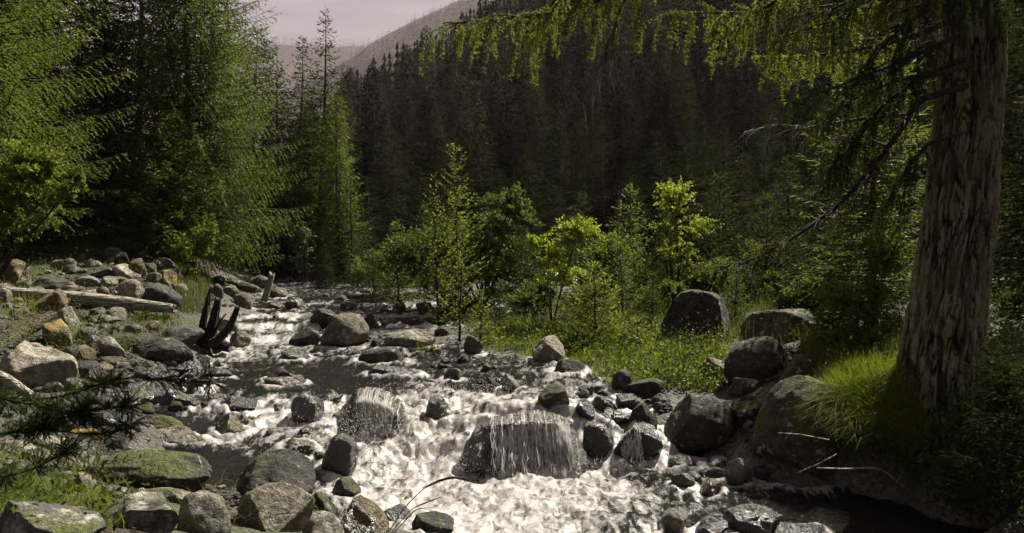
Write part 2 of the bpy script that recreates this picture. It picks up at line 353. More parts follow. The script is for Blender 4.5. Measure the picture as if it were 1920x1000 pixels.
M['log'] = bark_mat('weathered_wood', (.15, .135, .11), (.50, .46, .38), 22, .07, .012, axis=0)
M['charred'] = bark_mat('charred_wood', (.008, .007, .007), (.045, .038, .032), 9, .3, .03)
M['oldlog'] = bark_mat('old_brown_wood', (.04, .03, .02), (.13, .10, .065), 16, .12, .02, .3, axis=0)

# ------------------------------------------------------------------ ground, hills
def grid_uv(us, Ys):
    U, Y = np.meshgrid(us, Ys); return X(U, Y), Y
def grid_faces(nr, nc):
    i = np.arange(nr - 1)[:, None] * nc + np.arange(nc - 1)[None]
    return np.stack([i, i + 1, i + nc + 1, i + nc], -1).reshape(-1, 4)
def ground_mat():
    m, t, N = node_mat('soil_and_gravel'); tc = N('ShaderNodeTexCoord').outputs['Object']
    a = N('ShaderNodeTexNoise', Vector=tc, Scale=1.3, Detail=6, Roughness=.65).outputs['Fac']
    b_ = N('ShaderNodeTexVoronoi', Vector=tc, Scale=9, Randomness=1).outputs
    v2 = N('ShaderNodeTexVoronoi', Vector=tc, Scale=26).outputs
    f = N('ShaderNodeTexNoise', Vector=tc, Scale=60, Detail=3).outputs['Fac']
    soil = mixc(N, f, (.018, .013, .008), (.05, .038, .024))
    peb = mixc(N, N('ShaderNodeSeparateColor', Color=v2['Color']).outputs[0], (.04, .037, .03), (.17, .16, .135))
    g = N('ShaderNodeAttribute', _attribute_name='gravel').outputs['Fac']
    g2 = N('ShaderNodeMath', _operation='MULTIPLY', i0=g, i1=ramp(N, a, [(.35, .4), (.55, 1)])).outputs[0]
    col = mixc(N, g2, soil, peb)
    ol = N('ShaderNodeAttribute', _attribute_name='bed').outputs['Fac']
    col = mixc(N, ol, col, mixc(N, b_['Distance'], (.16, .125, .03), (.035, .03, .012)))
    gr = N('ShaderNodeAttribute', _attribute_name='green').outputs['Fac']
    col = mixc(N, gr, col, mixc(N, f, (.03, .045, .01), (.08, .11, .02)))
    h = N('ShaderNodeMath', _operation='SUBTRACT', i0=f, i1=v2['Distance']).outputs[0]
    bm = N('ShaderNodeBump', Strength=1, Distance=.04, Height=h)
    b = N('ShaderNodeBsdfPrincipled', Base_Color=col, Roughness=.8, Normal=bm.outputs[0])
    t.links.new(b.outputs[0], N('ShaderNodeOutputMaterial').inputs['Surface']); return m
MG = ground_mat()
ys = np.r_[np.linspace(-6, 3.4, 24), np.geomspace(3.6, 30, 260)]
xs = np.linspace(-1, 1, 300)
XX = np.stack([xs * (8 + .75 * max(y, 0)) for y in ys]); YY = np.repeat(ys[:, None], 300, 1)
gz = G(XX, YY); wz = W0(XX, YY)
p = np.c_[XX.ravel(), YY.ravel(), np.zeros(XX.size)]
gz = gz + (.07 * fbm(p * .9, 3, 4) + .03 * fbm(p * 4, 9, 3)).reshape(gz.shape)
bed = sstep(.02, -.12, gz - wz) * (YY > 4.5)
gravel = sstep(.55, .05, gz - wz)
green = sstep(.0, .35, fbm(p * .8, 21, 3).reshape(gz.shape) + .1) * sstep(.1, .5, gz - wz) * .8
ground = obj('ground', mesh('ground', np.c_[XX.ravel(), YY.ravel(), gz.ravel()], grid_faces(*XX.shape), MG, smooth=True,
             attrs={'bed': bed.ravel(), 'gravel': gravel.ravel(), 'green': green.ravel()}))
tag(ground, 'stony stream banks and dark forest floor', kind='structure')

def slope_mat(name, c1, c2, rock=None, scale=.05):
    m, t, N = node_mat(name); tc = N('ShaderNodeTexCoord').outputs['Object']
    a = N('ShaderNodeTexNoise', Vector=tc, Scale=scale, Detail=9, Roughness=.7).outputs['Fac']
    c = N('ShaderNodeTexNoise', Vector=tc, Scale=scale * 9, Detail=6, Roughness=.75).outputs['Fac']
    col = mixc(N, ramp(N, a, [(.38, 0), (.62, 1)]), c1, c2); col = mixc(N, 1, col, ramp(N, c, [(.3, .5), (.7, 1.4)]), 'MULTIPLY')
    if rock:
        at_ = N('ShaderNodeAttribute', _attribute_name='rocky').outputs['Fac']
        k = N('ShaderNodeMath', _operation='MULTIPLY', i0=at_, i1=ramp(N, c, [(.48, 0), (.6, 1)])).outputs[0]
        col = mixc(N, k, col, rock)
    b = N('ShaderNodeBsdfPrincipled', Base_Color=col, Roughness=.95, Normal=N('ShaderNodeBump', Strength=.8, Distance=.25 / scale * .1, Height=c).outputs[0])
    b.inputs['Specular IOR Level'].default_value = .1
    t.links.new(b.outputs[0], N('ShaderNodeOutputMaterial').inputs['Surface']); return m
us = np.linspace(-1600, 4200, 190); ys = np.geomspace(29.5, 620, 120)
XX, YY = grid_uv(us, ys); zz = G(XX, YY) - np.where(YY < 31, .25, 0.0)
hill = obj('hillside', mesh('hillside', np.c_[XX.ravel(), YY.ravel(), zz.ravel()], grid_faces(*XX.shape), slope_mat('forest_floor_slope', (.005, .005, .004), (.016, .014, .010)), smooth=True))
tag(hill, 'dark wooded slope rising to the right behind the stream', kind='structure')

# far mountain with pale rock faces, and the last ridge behind it
MU = np.array([-1500, 300, 480, 560, 600, 635, 675, 695, 740, 780, 850, 950, 1100, 1500, 3000.])
MV = np.array([230, 220, 200, 165, 142, 124, 100, 84, 59, 38, 6, -30, -50, -50, -50.])
def mount_z(x, y):
    u = x / y * FX + UC; vc = np.interp(u, MU, MV); Yc, Y0 = 1350.0, 560.0
    k = (VH - vc) / FX / (1 - Y0 / Yc)
    z = HC + np.where(y < Yc, k * (y - Y0), k * (Yc - Y0) - (y - Yc) * .5)
    p = np.c_[np.ravel(x) * .006, np.ravel(y) * .006, np.ravel(z) * .002]
    n = fbm(p, 31, 5, True).reshape(np.shape(x)) - .2
    return z + n * 22 * sstep(Y0, Y0 + 300, y) * (1 - .75 * sstep(Yc - 250, Yc, y))
us = np.linspace(-900, 1700, 260); ys = np.linspace(540, 1700, 130)
XX, YY = grid_uv(us, ys); zz = mount_z(XX, YY); U, _ = np.meshgrid(us, ys)
vv = VH - (zz - HC) / YY * FX
rocky = np.exp(-((U - 745) / 70) ** 2 - ((vv - 88) / 22) ** 2) + .35 * sstep(60, 20, vv)
mo = obj('mountain', mesh('mountain', np.c_[XX.ravel(), YY.ravel(), zz.ravel()], grid_faces(*XX.shape), slope_mat('mountain_forest', (.006, .006, .0055), (.022, .020, .017), (.20, .18, .155), .012), smooth=True, attrs={'rocky': rocky.ravel()}))
tag(mo, 'hazy mountain shoulder with pale rock faces', kind='structure')
us = np.linspace(-1400, 2200, 200); ys = np.linspace(1700, 2900, 40)
XX, YY = grid_uv(us, ys); U, _ = np.meshgrid(us, ys)
rv = np.interp(U, [-2500, 0, 300, 480, 530, 560, 590, 630, 660, 700, 900, 3500], [60, 70, 78, 84, 80, 86, 82, 87, 84, 90, 120, 160])
s = np.clip((YY - 1700) / 800, 0, 1.5); kk = (VH - rv) / FX * 2500
zz = -20 + (kk + 22) * np.where(s < 1, s, 2 - s) + fbm(np.c_[XX.ravel(), YY.ravel(), 0 * XX.ravel()] * .004, 51, 4).reshape(XX.shape) * 30 * (s * (1 - s * .8))
ri = obj('far_ridge', mesh('far_ridge', np.c_[XX.ravel(), YY.ravel(), zz.ravel()], grid_faces(*XX.shape), slope_mat('far_ridge_forest', (.008, .009, .008), (.02, .02, .018), None, .01), smooth=True))
tag(ri, 'low hazy ridge closing the valley', kind='structure')

# ------------------------------------------------------------------ stones
_ico = {}
def ico(n):
    if n not in _ico:
        import bmesh
        bm = bmesh.new(); bmesh.ops.create_icosphere(bm, subdivisions=n, radius=1)
        V = np.array([v.co[:] for v in bm.verts]); F = np.array([[v.index for v in f.verts] for f in bm.faces]); bm.free(); _ico[n] = (V, F)
    return _ico[n]
def rock_shape(seed, half, sub=4, cuts=12, rough=.10, tilt=0, asp=1.0, flat=0.0, depth_rot=0):
    r = np.random.RandomState(seed); V, F = ico(sub); P = V.copy()
    P[:, 0] *= asp
    for _ in range(cuts):
        n = r.normal(size=3); n[2] *= .8; n /= np.linalg.norm(n); sup = np.sqrt((n[0] * asp) ** 2 + n[1] ** 2 + n[2] ** 2)
        d = sup * r.uniform(.50, .86); t = P @ n - d; k = np.where(t > 0, t - .016 * (1 - np.exp(-t / .016)), 0); P -= k[:, None] * n
    if flat:
        t = P[:, 2] - (1 - flat); P[:, 2] -= np.where(t > 0, t * .88, 0)
    q = V * 1.1 + seed * 3.7
    P += V * (rough * fbm(q * 1.3, seed % 97, 3))[:, None] + V * (rough * .5 * fbm(q * 4.2, seed % 89 + 3, 3, True))[:, None] + V * (rough * .2 * fbm(q * 13, 7, 2))[:, None]
    a = math.radians(tilt); c, s_ = math.cos(a), math.sin(a)
    x, z = P[:, 0] * c - P[:, 2] * s_, P[:, 0] * s_ + P[:, 2] * c; P[:, 0], P[:, 2] = x, z
    lo, hi = P.min(0), P.max(0); P = (P - (lo + hi) / 2) / ((hi - lo) / 2) * np.array(half)
    return P, F
STONE = []          # (u0,v0,u1,v1,x,y,z,half,label)
def stone(u0, v0, u1, v1, kind, label, tilt=0, asp=1.0, flat=0., cuts=12, rough=.10, Y=None, name=None, depth=.85, bury=.3, cat='rock', group=None):
    Yc = float(hit((u0 + u1) / 2, v1 - .04 * (v1 - v0))[0]) if Y is None else Y
    w = (u1 - u0) / FX * Yc; d = min(w, (v1 - v0) / FX * Yc * 2.2) * depth; Yc2 = Yc + d * .32
    w = (u1 - u0) / FX * Yc2; h = (v1 - v0) / FX * Yc2 * (1 + bury); top = float(Z(v0, Yc2))
    seed = int(u0 * 7 + v0 * 13 + 11) % 9973
    big = (u1 - u0) > 100
    P, F = rock_shape(seed, (w / 2, d / 2, h / 2), 5 if big else (4 if u1 - u0 > 30 else 3), cuts, rough, tilt, asp, flat)
    nm = name or ('boulder' if (u1 - u0) > 60 else 'stone')
    cc = np.array([float(X((u0 + u1) / 2, Yc2)), Yc2, top - h / 2]); Q = P + cc
    wl = sstep(.11, .02, Q[:, 2] - W0(Q[:, 0], Q[:, 1]) + .03 * fbm(Q * 6, 3, 2)) * (1.0 if (W0(cc[0], cc[1]) > G(cc[0], cc[1]) - .22) else 0)
    o = obj(nm, mesh(nm, P, F, M[kind], smooth=True, attrs={'wetline': wl}), loc=tuple(cc))
    tag(o, label, cat, group)
    STONE.append(dict(b=(u0, v0, u1, v1), c=np.array(o.location), h=(w / 2, d / 2, h / 2), o=o, label=label, P=P, F=F)); return o
ROCKS = [
(0,486,58,533,'b','rounded brown boulder at the left edge under the leafy bush'),
(0,542,22,571,'l','pale stone at the left edge touching the end of the long log'),
(48,537,86,552,'b','low brown stone behind the log near its left end'),
(67,541,125,588,'b','rounded brown boulder leaning over the long pale log'),
(102,574,152,617,'l','pale angular stone directly above the yellow lichen boulder',30,1.3),
(72,598,143,650,'y','boulder covered in bright yellow lichen on the left bank'),
(99,486,120,506,'l','white angular stone at the left end of the pale rubble row'),
(117,484,142,509,'l','white split stone beside the grass in the pale rubble'),
(198,464,227,487,'d','grey rounded stone on top of the rubble bank under the trees'),
(211,472,243,499,'k','dark stone wedged behind the tall tan block'),
(240,484,276,521,'b','tall tan block with vertical streaks on the rubble bank',0,.8),
(213,494,262,524,'l','long pale stone slanting down left of the tall tan block',-32,1.8),
(144,517,195,537,'l','flat pale stone with lichen in the middle of the rubble bank'),
(189,518,220,540,'l','rounded sunlit stone in the middle of the rubble bank'),
(219,523,271,564,'l','wedge shaped pale stone pointing down behind the log end',20,1.2),
(291,483,331,502,'d','grey stone at the right end of the rubble top by the grass'),
(294,506,330,534,'y','stone with a yellow edge at the right end of the rubble'),
(274,493,294,513,'d','small grey stone right of the tall tan block'),
(275,510,302,532,'d','grey stone below the small one right of the tan block'),
(261,530,341,575,'k','big dark slab with a sunlit right edge behind the log end',-12,1.5),
(163,488,193,502,'l','small pale stone left of the dark bank top stone'),
(173,501,224,521,'d','low grey stone under the pale slanting one'),
(182,536,206,559,'b','brownish stone just above the middle of the log'),
(51,519,129,547,'k','dark low boulder behind the leaning brown boulder',0,1.5),
(140,543,180,572,'d','grey stone half hidden behind the middle of the log'),
(186,631,238,671,'l','smooth pale grey slab slanting to the right on the left bank',-28,1.6),
(160,628,190,662,'d','grey stone tucked left of the smooth slanting slab'),
(0,640,140,730,'l','largest pale pitted boulder at the left edge of the photo',-14,1.35),
(298,608,383,652,'k','dark rounded boulder just left of the charred stump',0,1.3),
(238,632,367,680,'k','long black boulder beneath the stump in deep shade',0,1.7),
(112,677,132,707,'d','small upright stone between the pitted boulder and a dark one'),
(131,676,199,710,'k','dark boulder below the smooth slanting slab'),
(179,668,238,679,'d','thin flat stone below the smooth slanting slab',0,2.2),
(250,690,308,716,'w','wet dark stone left of the water below the black boulder'),
(333,673,382,707,'w','wet angular stone at the water edge below the stump',-25,1.4),
(358,666,398,691,'k','dark stone leaning between two wet ones under the stump',-30,1.4),
(327,698,376,737,'w','round wet stone splashed at the left shore of the stream'),
(373,689,434,716,'w','wet sparkling boulder at the foot of the white cascade',0,1.5),
(386,642,443,663,'d','flat grey stone under the charred prongs',0,1.8),
(428,620,471,655,'d','tilted grey stone where the charred stump meets the cascade',-25,1.4),
(397,532,420,559,'d','upright grey stone behind the charred prongs'),
(416,535,452,559,'d','grey stone behind the stump, next to the upright one'),
(437,548,475,579,'d','grey boulder left of the top of the cascade'),
(397,592,449,634,'d','grey angular boulder seen between the charred prongs'),
(399,516,423,534,'d','small stone where the far water disappears'),
(422,519,458,537,'d','long stone beyond the stump in the upstream rubble',-15,1.6),
(444,529,490,550,'d','long slanting stone left of the wooden post',-28,2.0),
(470,516,503,543,'d','pale topped stone behind the wooden post',-20,1.3),
(505,538,542,561,'d','grey stone right of the foot of the wooden post',-20,1.4),
(534,557,570,582,'w','dark wet stone at the head of the cascade'),
(498,565,528,582,'w','low wet stone at the head of the cascade, left one'),
(580,577,638,614,'k','dark boulder behind the big upright grey one',0,1.4),
(638,565,671,590,'k','dark stone up and right behind the big upright grey one'),
(598,586,690,657,'d','big upright grey boulder beside the white cascade',0,1,0,12),
(544,613,605,652,'k','dark sloping boulder touching the cascade',18,1.6),
(669,585,712,623,'k','dark boulder right of the big upright grey one'),
(712,596,746,614,'d','low grey stone in the shade above the mossy rounded boulder'),
(718,617,816,660,'m','rounded boulder with a moss cap on the far bank',0,1.5),
(667,649,765,689,'k','long dark flat boulder at the water edge below the mossy rounded one',12,1.9),
(640,649,672,676,'w','small black wet stone left of the long flat boulder'),
(526,655,583,681,'w','wet stone half under the white water below the cascade',0,1.7),
(689,686,788,710,'w','flat wet slab in the water below the long flat boulder',-8,2.4,.2),
(496,690,555,718,'k','dark stone rising from calm water in midstream',0,1.4),
(494,705,573,727,'o','green algae covered stone just in front of the midstream one',0,1.9),
(673,541,701,553,'d','small pale stone in the shaded far gravel',0,1.6),
(757,548,775,559,'d','tiny pale stone far back in the shade'),
(625,553,650,567,'k','small dark stone at the far shore above the cascade'),
(780,567,810,591,'k','dark stone in the far shade right of the stones row'),
(750,593,797,614,'k','dark low stone above and right of the mossy rounded boulder'),
(815,612,848,633,'k','dim stone left of the twin spruce saplings'),
(869,628,907,668,'b','upright tan stone below the spruce saplings',0,.9),
(832,690,865,713,'d','grey wet stone at the far shore below the tan one'),
(940,700,977,734,'l','sunlit leaning stone at the edge of the rapids',-35,1.5),
(997,629,1060,684,'l','large pale grey boulder in the middle of the grassy bank',0,1,0,11),
(1037,673,1099,706,'k','flat dark boulder right of the pale grey one on the grass',0,1.7),
(1008,719,1067,772,'d','pyramid shaped stone at the right end of the rapids lip',-10,1.2,0,14),
(1084,721,1114,739,'w','small wet stone right of the pyramid shaped one'),
(1146,692,1188,741,'k','dark stone with a knob top by the sunny grass',0,.9),
(1165,706,1244,742,'k','dark humped boulder in front of the sunny grass',0,1.6),
(1189,594,1230,621,'l','pale rounded stone half hidden in the bushes',0,1.4),
(1133,615,1156,627,'l','small pale stone under the bright spruce sapling'),
(978,621,1003,630,'l','flat pale stone lying in the grass above the grey boulder',0,2),
(1218,737,1249,758,'d','small grey stone between the humped boulder and the dark oval one'),
(1231,738,1383,855,'k','big dark oval boulder right of the waterfall',0,1.2,0,8),
(1092,791,1152,864,'w','square wet boulder right of the waterfall curtain',0,.9,.15,12),
(1148,793,1238,866,'w','wet boulder with a thin stream running over it',0,1.2,.1),
(1179,755,1233,808,'k','dark boulder tucked against the big dark oval one'),
(1118,766,1184,792,'w','low wet stone above the square wet boulder',10,1.8),
(1077,750,1116,789,'w','wet stone at the right end of the waterfall lip'),
(1152,738,1217,767,'w','wet stone just under the humped boulder',0,1.6),
(1112,742,1150,768,'w','small wet stone between the lip stone and the humped boulder'),
(797,741,837,788,'w','black stone sticking out of the white chute',0,.85),
(604,812,672,896,'w','wet pointed boulder splashed at the left of the chute',0,.8,0,11),
(545,738,606,792,'w','wet black boulder under splashing water left of the dome',12,1),
(404,774,465,819,'o','round submerged dome with water sheeting over it on the left'),
(530,822,591,858,'o','low olive stone under thin water above the smooth dark boulder',0,1.4),
(437,849,588,950,'k','smooth dark egg shaped boulder in the foreground',14,1.35,0,6),
(443,907,586,1010,'m','rounded sunlit boulder in front of the smooth dark one',18,1.3,0,7),
(566,960,648,1020,'l','brightest white topped stone at the bottom edge',-20,1.3),
(619,893,676,938,'n','dark mossy stone above the tangle of dry grass',0,1.2),
(578,921,630,975,'n','dark mossy stone right behind the rounded sunlit boulder'),
(638,932,729,1010,'o','olive wet slanting boulder at the bottom of the stream',-35,1.5),
(701,945,792,988,'w','wet black slanting boulder at the edge of the foam pool',-22,1.8),
(772,963,852,1010,'k','dark smooth boulder at the bottom edge beside the foam',-20,1.4),
(340,920,437,1012,'m','rough pitted boulder left of the rounded sunlit one',0,1,0,11),
(168,930,346,1003,'m','long lichen crusted boulder in the left foreground',6,1.9),
(260,915,364,939,'m','long flat stone lying behind the lichen crusted boulder',0,2.4),
(261,879,309,918,'l','small pale pointed stone in front of the long shaded boulder',0,1,0,11),
(172,846,398,922,'n','long shaded boulder with a dark flank in the left foreground',-4,2.2),
(133,887,182,925,'l','pale round stone among the ferny grass'),
(0,937,192,1030,'m','broad grey boulder in the bottom left corner',-12,1.9),
(187,909,242,936,'m','low mossy stone behind the ferny grass'),
(160,765,256,813,'w','wet brown boulder at the left shore under the pine twig',-8,1.6),
(252,777,346,806,'n','dark stone with a straight edge in the left shallows',-14,1.9),
(257,799,395,838,'o','long flat olive dark slab in the left shallows',-12,2.6),
(127,804,194,828,'y','low stone with yellow green moss behind the pine twig',0,1.8),
(152,732,197,783,'n','upright mossy dark stone behind the pine twig'),
(233,717,331,766,'w','flat topped wet stone with sunlit glaze at the left shore',0,1.6,.25),
(330,741,373,765,'w','small wet stone right of the flat topped one'),
(380,738,430,753,'o','small mossy stone at the left of the calm water',0,1.7),
(406,742,482,766,'w','low wet sparkling stone where the left channel begins',0,2),
(44,816,131,849,'m','low grey stone behind the dark pine needles at left',0,1.8),
(90,855,179,885,'l','flat sunlit stone at the left between needles and grass',6,2),
(0,747,46,768,'m','low stone under the pale broken pole at left',0,1.7),
(0,825,62,858,'m','low green tinted stone at the left edge',0,1.6),
(60,758,140,800,'d','grey stone at the left shore behind the pine twig'),
(1236,542,1375,648,'n','big shaded boulder with moss and sunlit back on the right bank',0,1.2,0,9),
(1390,578,1536,642,'d','broad boulder with a sunlit rough top on the right bank',-10,1.7),
(1358,631,1483,716,'k','dark overhanging boulder below the sunlit topped one',8,1.4),
(1457,663,1528,742,'n','dark leaning slab behind the large moss capped boulder',35,1.3),
(1412,703,1604,884,'c','large moss capped boulder leaning over the pool at right',28,1.15,0,9),
(1364,709,1430,741,'k','dark smooth stone under the overhanging boulder',-10,1.6),
(1308,668,1366,712,'l','pale slanting stone beside the sunny grass',-25,1.5),
(1274,660,1306,682,'k','dark stone sunk in the sunny grass'),
(1373,743,1427,798,'n','stone with a leafy plant on it behind the dark oval boulder'),
(1361,856,1412,912,'l','round pale stone standing in the pool at right',0,.95),
(1257,885,1302,920,'o','olive stone in the shallow part of the pool'),
(1310,877,1362,898,'l','flat pale stone left of the round one in the pool',15,1.9),
(1310,897,1354,930,'o','wet olive stone below the flat pale one in the pool',15,1.5),
(1250,856,1312,884,'w','wet dark stone at the foot of the dark oval boulder',0,1.6),
(1408,874,1446,898,'k','dark stone right behind the round pale one in the pool'),
(1362,946,1468,1010,'w','black round boulder at the bottom edge in the pool',0,1.2,0,6),
(1238,955,1285,1006,'l','pale stone under foam at the bottom right of the pool'),
(1303,966,1365,1010,'w','wet dark stone left of the black round boulder at the bottom'),
(1448,980,1546,1014,'w','flat wet rock right of the black round boulder',0,2),
]
for i, R in enumerate(ROCKS):
    stone(*R[:6], *R[6:])

# the rock the curtain of water falls over, and the domed rock left of it
fall_rock = stone(872, 770, 1092, 892, 'w', 'wide flat topped rock with the curtain waterfall running over it', 3, 1.35, .34, 6, .12, Y=8.3, depth=.7)
dome_rock = stone(636, 727, 757, 806, 'w', 'domed rock with streaks of water running down it', -16, 1.25, 0, 5, .07, depth=.9)

def lean_front(rock, k):
    s = [q for q in STONE if q['o'] is rock][0]; P = s['P']; h = s['h']; f = sstep(.35 * h[1], -.45 * h[1], P[:, 1]); P[:, 1] -= f * k * np.maximum(h[2] * .75 - P[:, 2], 0); P[:, 0] *= 1 + .16 * (h[2] - P[:, 2]) / (2 * h[2])
    rock.data.vertices.foreach_set('co', P.astype(np.float32).ravel()); rock.data.update()
lean_front(fall_rock, .52); lean_front(dome_rock, .35)
# ------------------------------------------------------------------ loose filler stones
def in_poly(u, v, poly):
    c = np.zeros(len(u), bool); n = len(poly)
    for i in range(n):
        (x1, y1), (x2, y2) = poly[i], poly[(i + 1) % n]
        k = ((y1 > v) != (y2 > v)) & (u < (x2 - x1) * (v - y1) / (y2 - y1 + 1e-9) + x1); c ^= k
    return c
def sample_poly(poly, n, rs):
    P = np.array(poly, float); lo, hi = P.min(0), P.max(0); out = np.zeros((0, 2))
    while len(out) < n:
        q = lo + rs.rand(n * 3, 2) * (hi - lo); out = np.r_[out, q[in_poly(q[:, 0], q[:, 1], poly)]]
    return out[:n]
MARKS = [((107,624),'the yellow lichen boulder'),((170,563),'the long pale log'),((258,502),'the tall tan block'),((70,685),'the largest pitted boulder'),((410,590),'the charred stump'),
 ((505,540),'the wooden post'),((644,622),'the big upright grey boulder'),((767,640),'the boulder with a moss cap'),((525,705),'the midstream stone'),((888,648),'the upright tan stone'),((1028,657),'the pale grey boulder on the grass'),
 ((1037,746),'the pyramid shaped stone'),((1205,724),'the dark humped boulder'),((1307,797),'the big dark oval boulder'),((1120,828),'the square wet boulder'),((1305,595),'the big shaded boulder with moss'),((1463,610),'the sunlit topped boulder'),
 ((1420,674),'the dark overhanging boulder'),((1508,794),'the large moss capped boulder'),((1386,884),'the round pale stone in the pool'),((1415,980),'the black round boulder'),((512,900),'the smooth dark egg shaped boulder'),((515,955),'the rounded sunlit boulder'),
 ((285,884),'the long shaded boulder'),((257,966),'the lichen crusted boulder'),((95,980),'the broad corner boulder'),((208,789),'the wet brown boulder'),((282,741),'the flat topped wet stone'),((435,796),'the round submerged dome'),((638,854),'the pointed boulder by the chute'),((326,820),'the long flat olive slab'),((351,718),'the round wet stone'),((302,655),'the black boulder under the stump')]
_used = {}
def place_words(u, v, size, tone):
    d = sorted(((math.hypot(u - a, v - b), (a, b), t) for (a, b), t in MARKS))
    for dist, (a, b), t in d[:5]:
        dx, dy = u - a, v - b
        side = ('right of' if dx > 0 else 'left of') if abs(dx) > 1.3 * abs(dy) else ('below' if dy > 0 else 'above')
        if min(abs(dx), abs(dy)) > .5 * max(abs(dx), abs(dy)): side = ('below and ' if dy > 0 else 'above and ') + ('right of' if dx > 0 else 'left of')
        for near in ('close ', 'a little way ', 'further off ', 'well ') :
            k = (near, side, t, size, tone)
            lab = f'{size} {tone} stone {near}{side} {t}'
            if len(lab.split()) > 16: continue
            if k not in _used:
                _used[k] = 1; return lab
    return None
TONE = {'d': 'grey', 'l': 'pale', 'k': 'dark', 'w': 'wet dark', 'o': 'wet olive', 'm': 'mossy', 'b': 'brown', 'n': 'dark mossy'}
rs = np.random.RandomState(4)
FILL = [  # polygon, count, size range in photo pixels, kinds, group
 ([(60,478),(340,480),(350,560),(250,560),(40,600),(0,580),(0,500)], 62, (12,34), 'lldbl', 'loose rubble on the left bank'),
 ([(0,590),(250,590),(330,640),(330,720),(0,740)], 48, (16,46), 'ddlbm', 'loose stones below the log'),
 ([(150,690),(420,680),(420,760),(300,800),(100,800)], 40, (16,44), 'wwdnk', 'wet stones along the left shore'),
 ([(0,770),(250,780),(200,900),(0,900)], 70, (22,60), 'mdldw', 'stones under the pine twig'),
 ([(380,500),(620,510),(640,575),(560,560),(480,580),(380,570)], 22, (8,18), 'ddk', 'upstream rubble'),
 ([(600,545),(860,550),(870,690),(780,700),(690,640),(640,590)], 42, (9,24), 'kkd', 'shaded stones on the far bank'),
 ([(820,660),(960,690),(1000,730),(1240,720),(1260,770),(1180,780),(1080,740),(830,716)], 34, (9,24), 'kwdk', 'stones along the right shore'),
 ([(1080,760),(1240,800),(1260,880),(1420,900),(1420,930),(1230,930),(1100,870)], 20, (10,24), 'wwok', 'stones at the right pool edge'),
 ([(1270,650),(1500,650),(1480,800),(1400,850),(1380,740)], 16, (12,26), 'kdn', 'stones between the right bank boulders'),
 ([(400,920),(760,930),(820,1000),(400,1000)], 14, (12,28), 'ownd', 'small foreground stones'),
 ([(380,740),(640,740),(620,880),(480,880)], 26, (16,38), 'wok', 'stones poking out of the left channel'),
 ([(230,840),(440,850),(440,930),(240,930)], 8, (12,24), 'oml', 'small stones by the still green pool'),
]
VAR = {}
def variant(kind, k):
    if (kind, k) not in VAR:
        P, F = rock_shape(900 + k * 31, (.5, .42, .5 * (.55 + .3 * (k % 3) / 2)), 3, 14, .12, (k * 17) % 30 - 15, 1.25)
        VAR[(kind, k)] = mesh('stone', P, F, M[kind], smooth=True)
    return VAR[(kind, k)]
hero_b = np.array([s['b'] for s in STONE], float)
nfill = 0; LOOSE = []
for poly, n, (s0, s1), kinds, grp in FILL:
    q = sample_poly(poly, n * 2, rs); Y = hit(q[:, 0], q[:, 1]); got = 0
    for (u, v), yy in zip(q, Y):
        if got >= n: break
        s = s0 + (s1 - s0) * rs.rand() ** 1.8
        ins = ((u > hero_b[:, 0] + s * .2) & (u < hero_b[:, 2] - s * .2) & (v > hero_b[:, 1]) & (v < hero_b[:, 3] - 2)).any()
        if ins or yy > 45: continue
        if W0(float(X(u, yy)), yy) - G(float(X(u, yy)), yy) > .10 and rs.rand() < .55: continue
        kd = kinds[rs.randint(len(kinds))]; w = s / FX * yy
        got += 1; nfill += 1; big_ = s > 18 and len(STONE) < 318
        lab = place_words(u, v, 'small' if s < (s0 + s1) / 2 - 2 else 'big', TONE[kd]) if big_ else None
        o = obj('stone', variant(kd, rs.randint(6)), loc=(float(X(u, yy)), float(yy), float(Z(v, yy)) + w * .12), rz=rs.rand() * 6.3, sc=w)
        o.rotation_euler[0] = rs.uniform(-.3, .3)
        if lab is None: LOOSE.append((kd, o)); continue
        tag(o, lab, 'rock', grp)
        STONE.append(dict(b=(u - s / 2, v - s / 2, u + s / 2, v + s / 2), c=np.array(o.location), h=(w / 2, w / 2, w / 2), o=o))
# the many small ones that read as rubble are one mesh, with each stone still modelled
kinds_ = sorted({k for k, _ in LOOSE}); g = Geo()
bpy.context.view_layer.update()
for kd, o in LOOSE:
    me = o.data; V = np.empty(len(me.vertices) * 3); me.vertices.foreach_get('co', V); V = V.reshape(-1, 3); Fq = np.empty(len(me.polygons) * 3, np.int32); me.loops.foreach_get('vertex_index', Fq)
    Mx = np.array(o.matrix_world); g.add(V @ Mx[:3, :3].T + Mx[:3, 3], Fq.reshape(-1, 3), kinds_.index(kd), True); bpy.data.objects.remove(o)
tag(obj('cobbles', g.mesh('cobbles', [M[k] for k in kinds_])), 'loose cobbles filling the gaps between the larger stones', kind='stuff')
print('stones', len(STONE), 'fill', nfill, 'loose', len(LOOSE))

# pebbles and gravel between them
g = Geo(); V0, F0 = ico(1)
for poly, n, *_ in FILL:
    q = sample_poly(poly, n * 45, rs); Y = hit(q[:, 0], q[:, 1])
    xq = X(q[:, 0], Y); ok = G(xq, Y) > W0(xq, Y) - .01; q, Y = q[ok], Y[ok]
    sz = (rs.rand(len(q)) ** 2 * .04 + .012)
    c = np.c_[X(q[:, 0], Y), Y, Z(q[:, 1], Y)]; c = c[:, None] + (V0[None] * (1 + .35 * rs.normal(size=(len(q), len(V0), 1)).clip(-1, 1)) * np.array([1, .9, .6])) * sz[:, None, None]
    g.add(c.reshape(-1, 3), (F0[None] + np.arange(len(q))[:, None, None] * len(V0)).reshape(-1, 3), 0, True)
MP = rock_mat('pebbles', (.035, .032, .028), (.16, .15, .13))
o = obj('gravel', g.mesh('gravel', [MP])); tag(o, 'loose gravel and pebbles between the bank stones', kind='stuff')

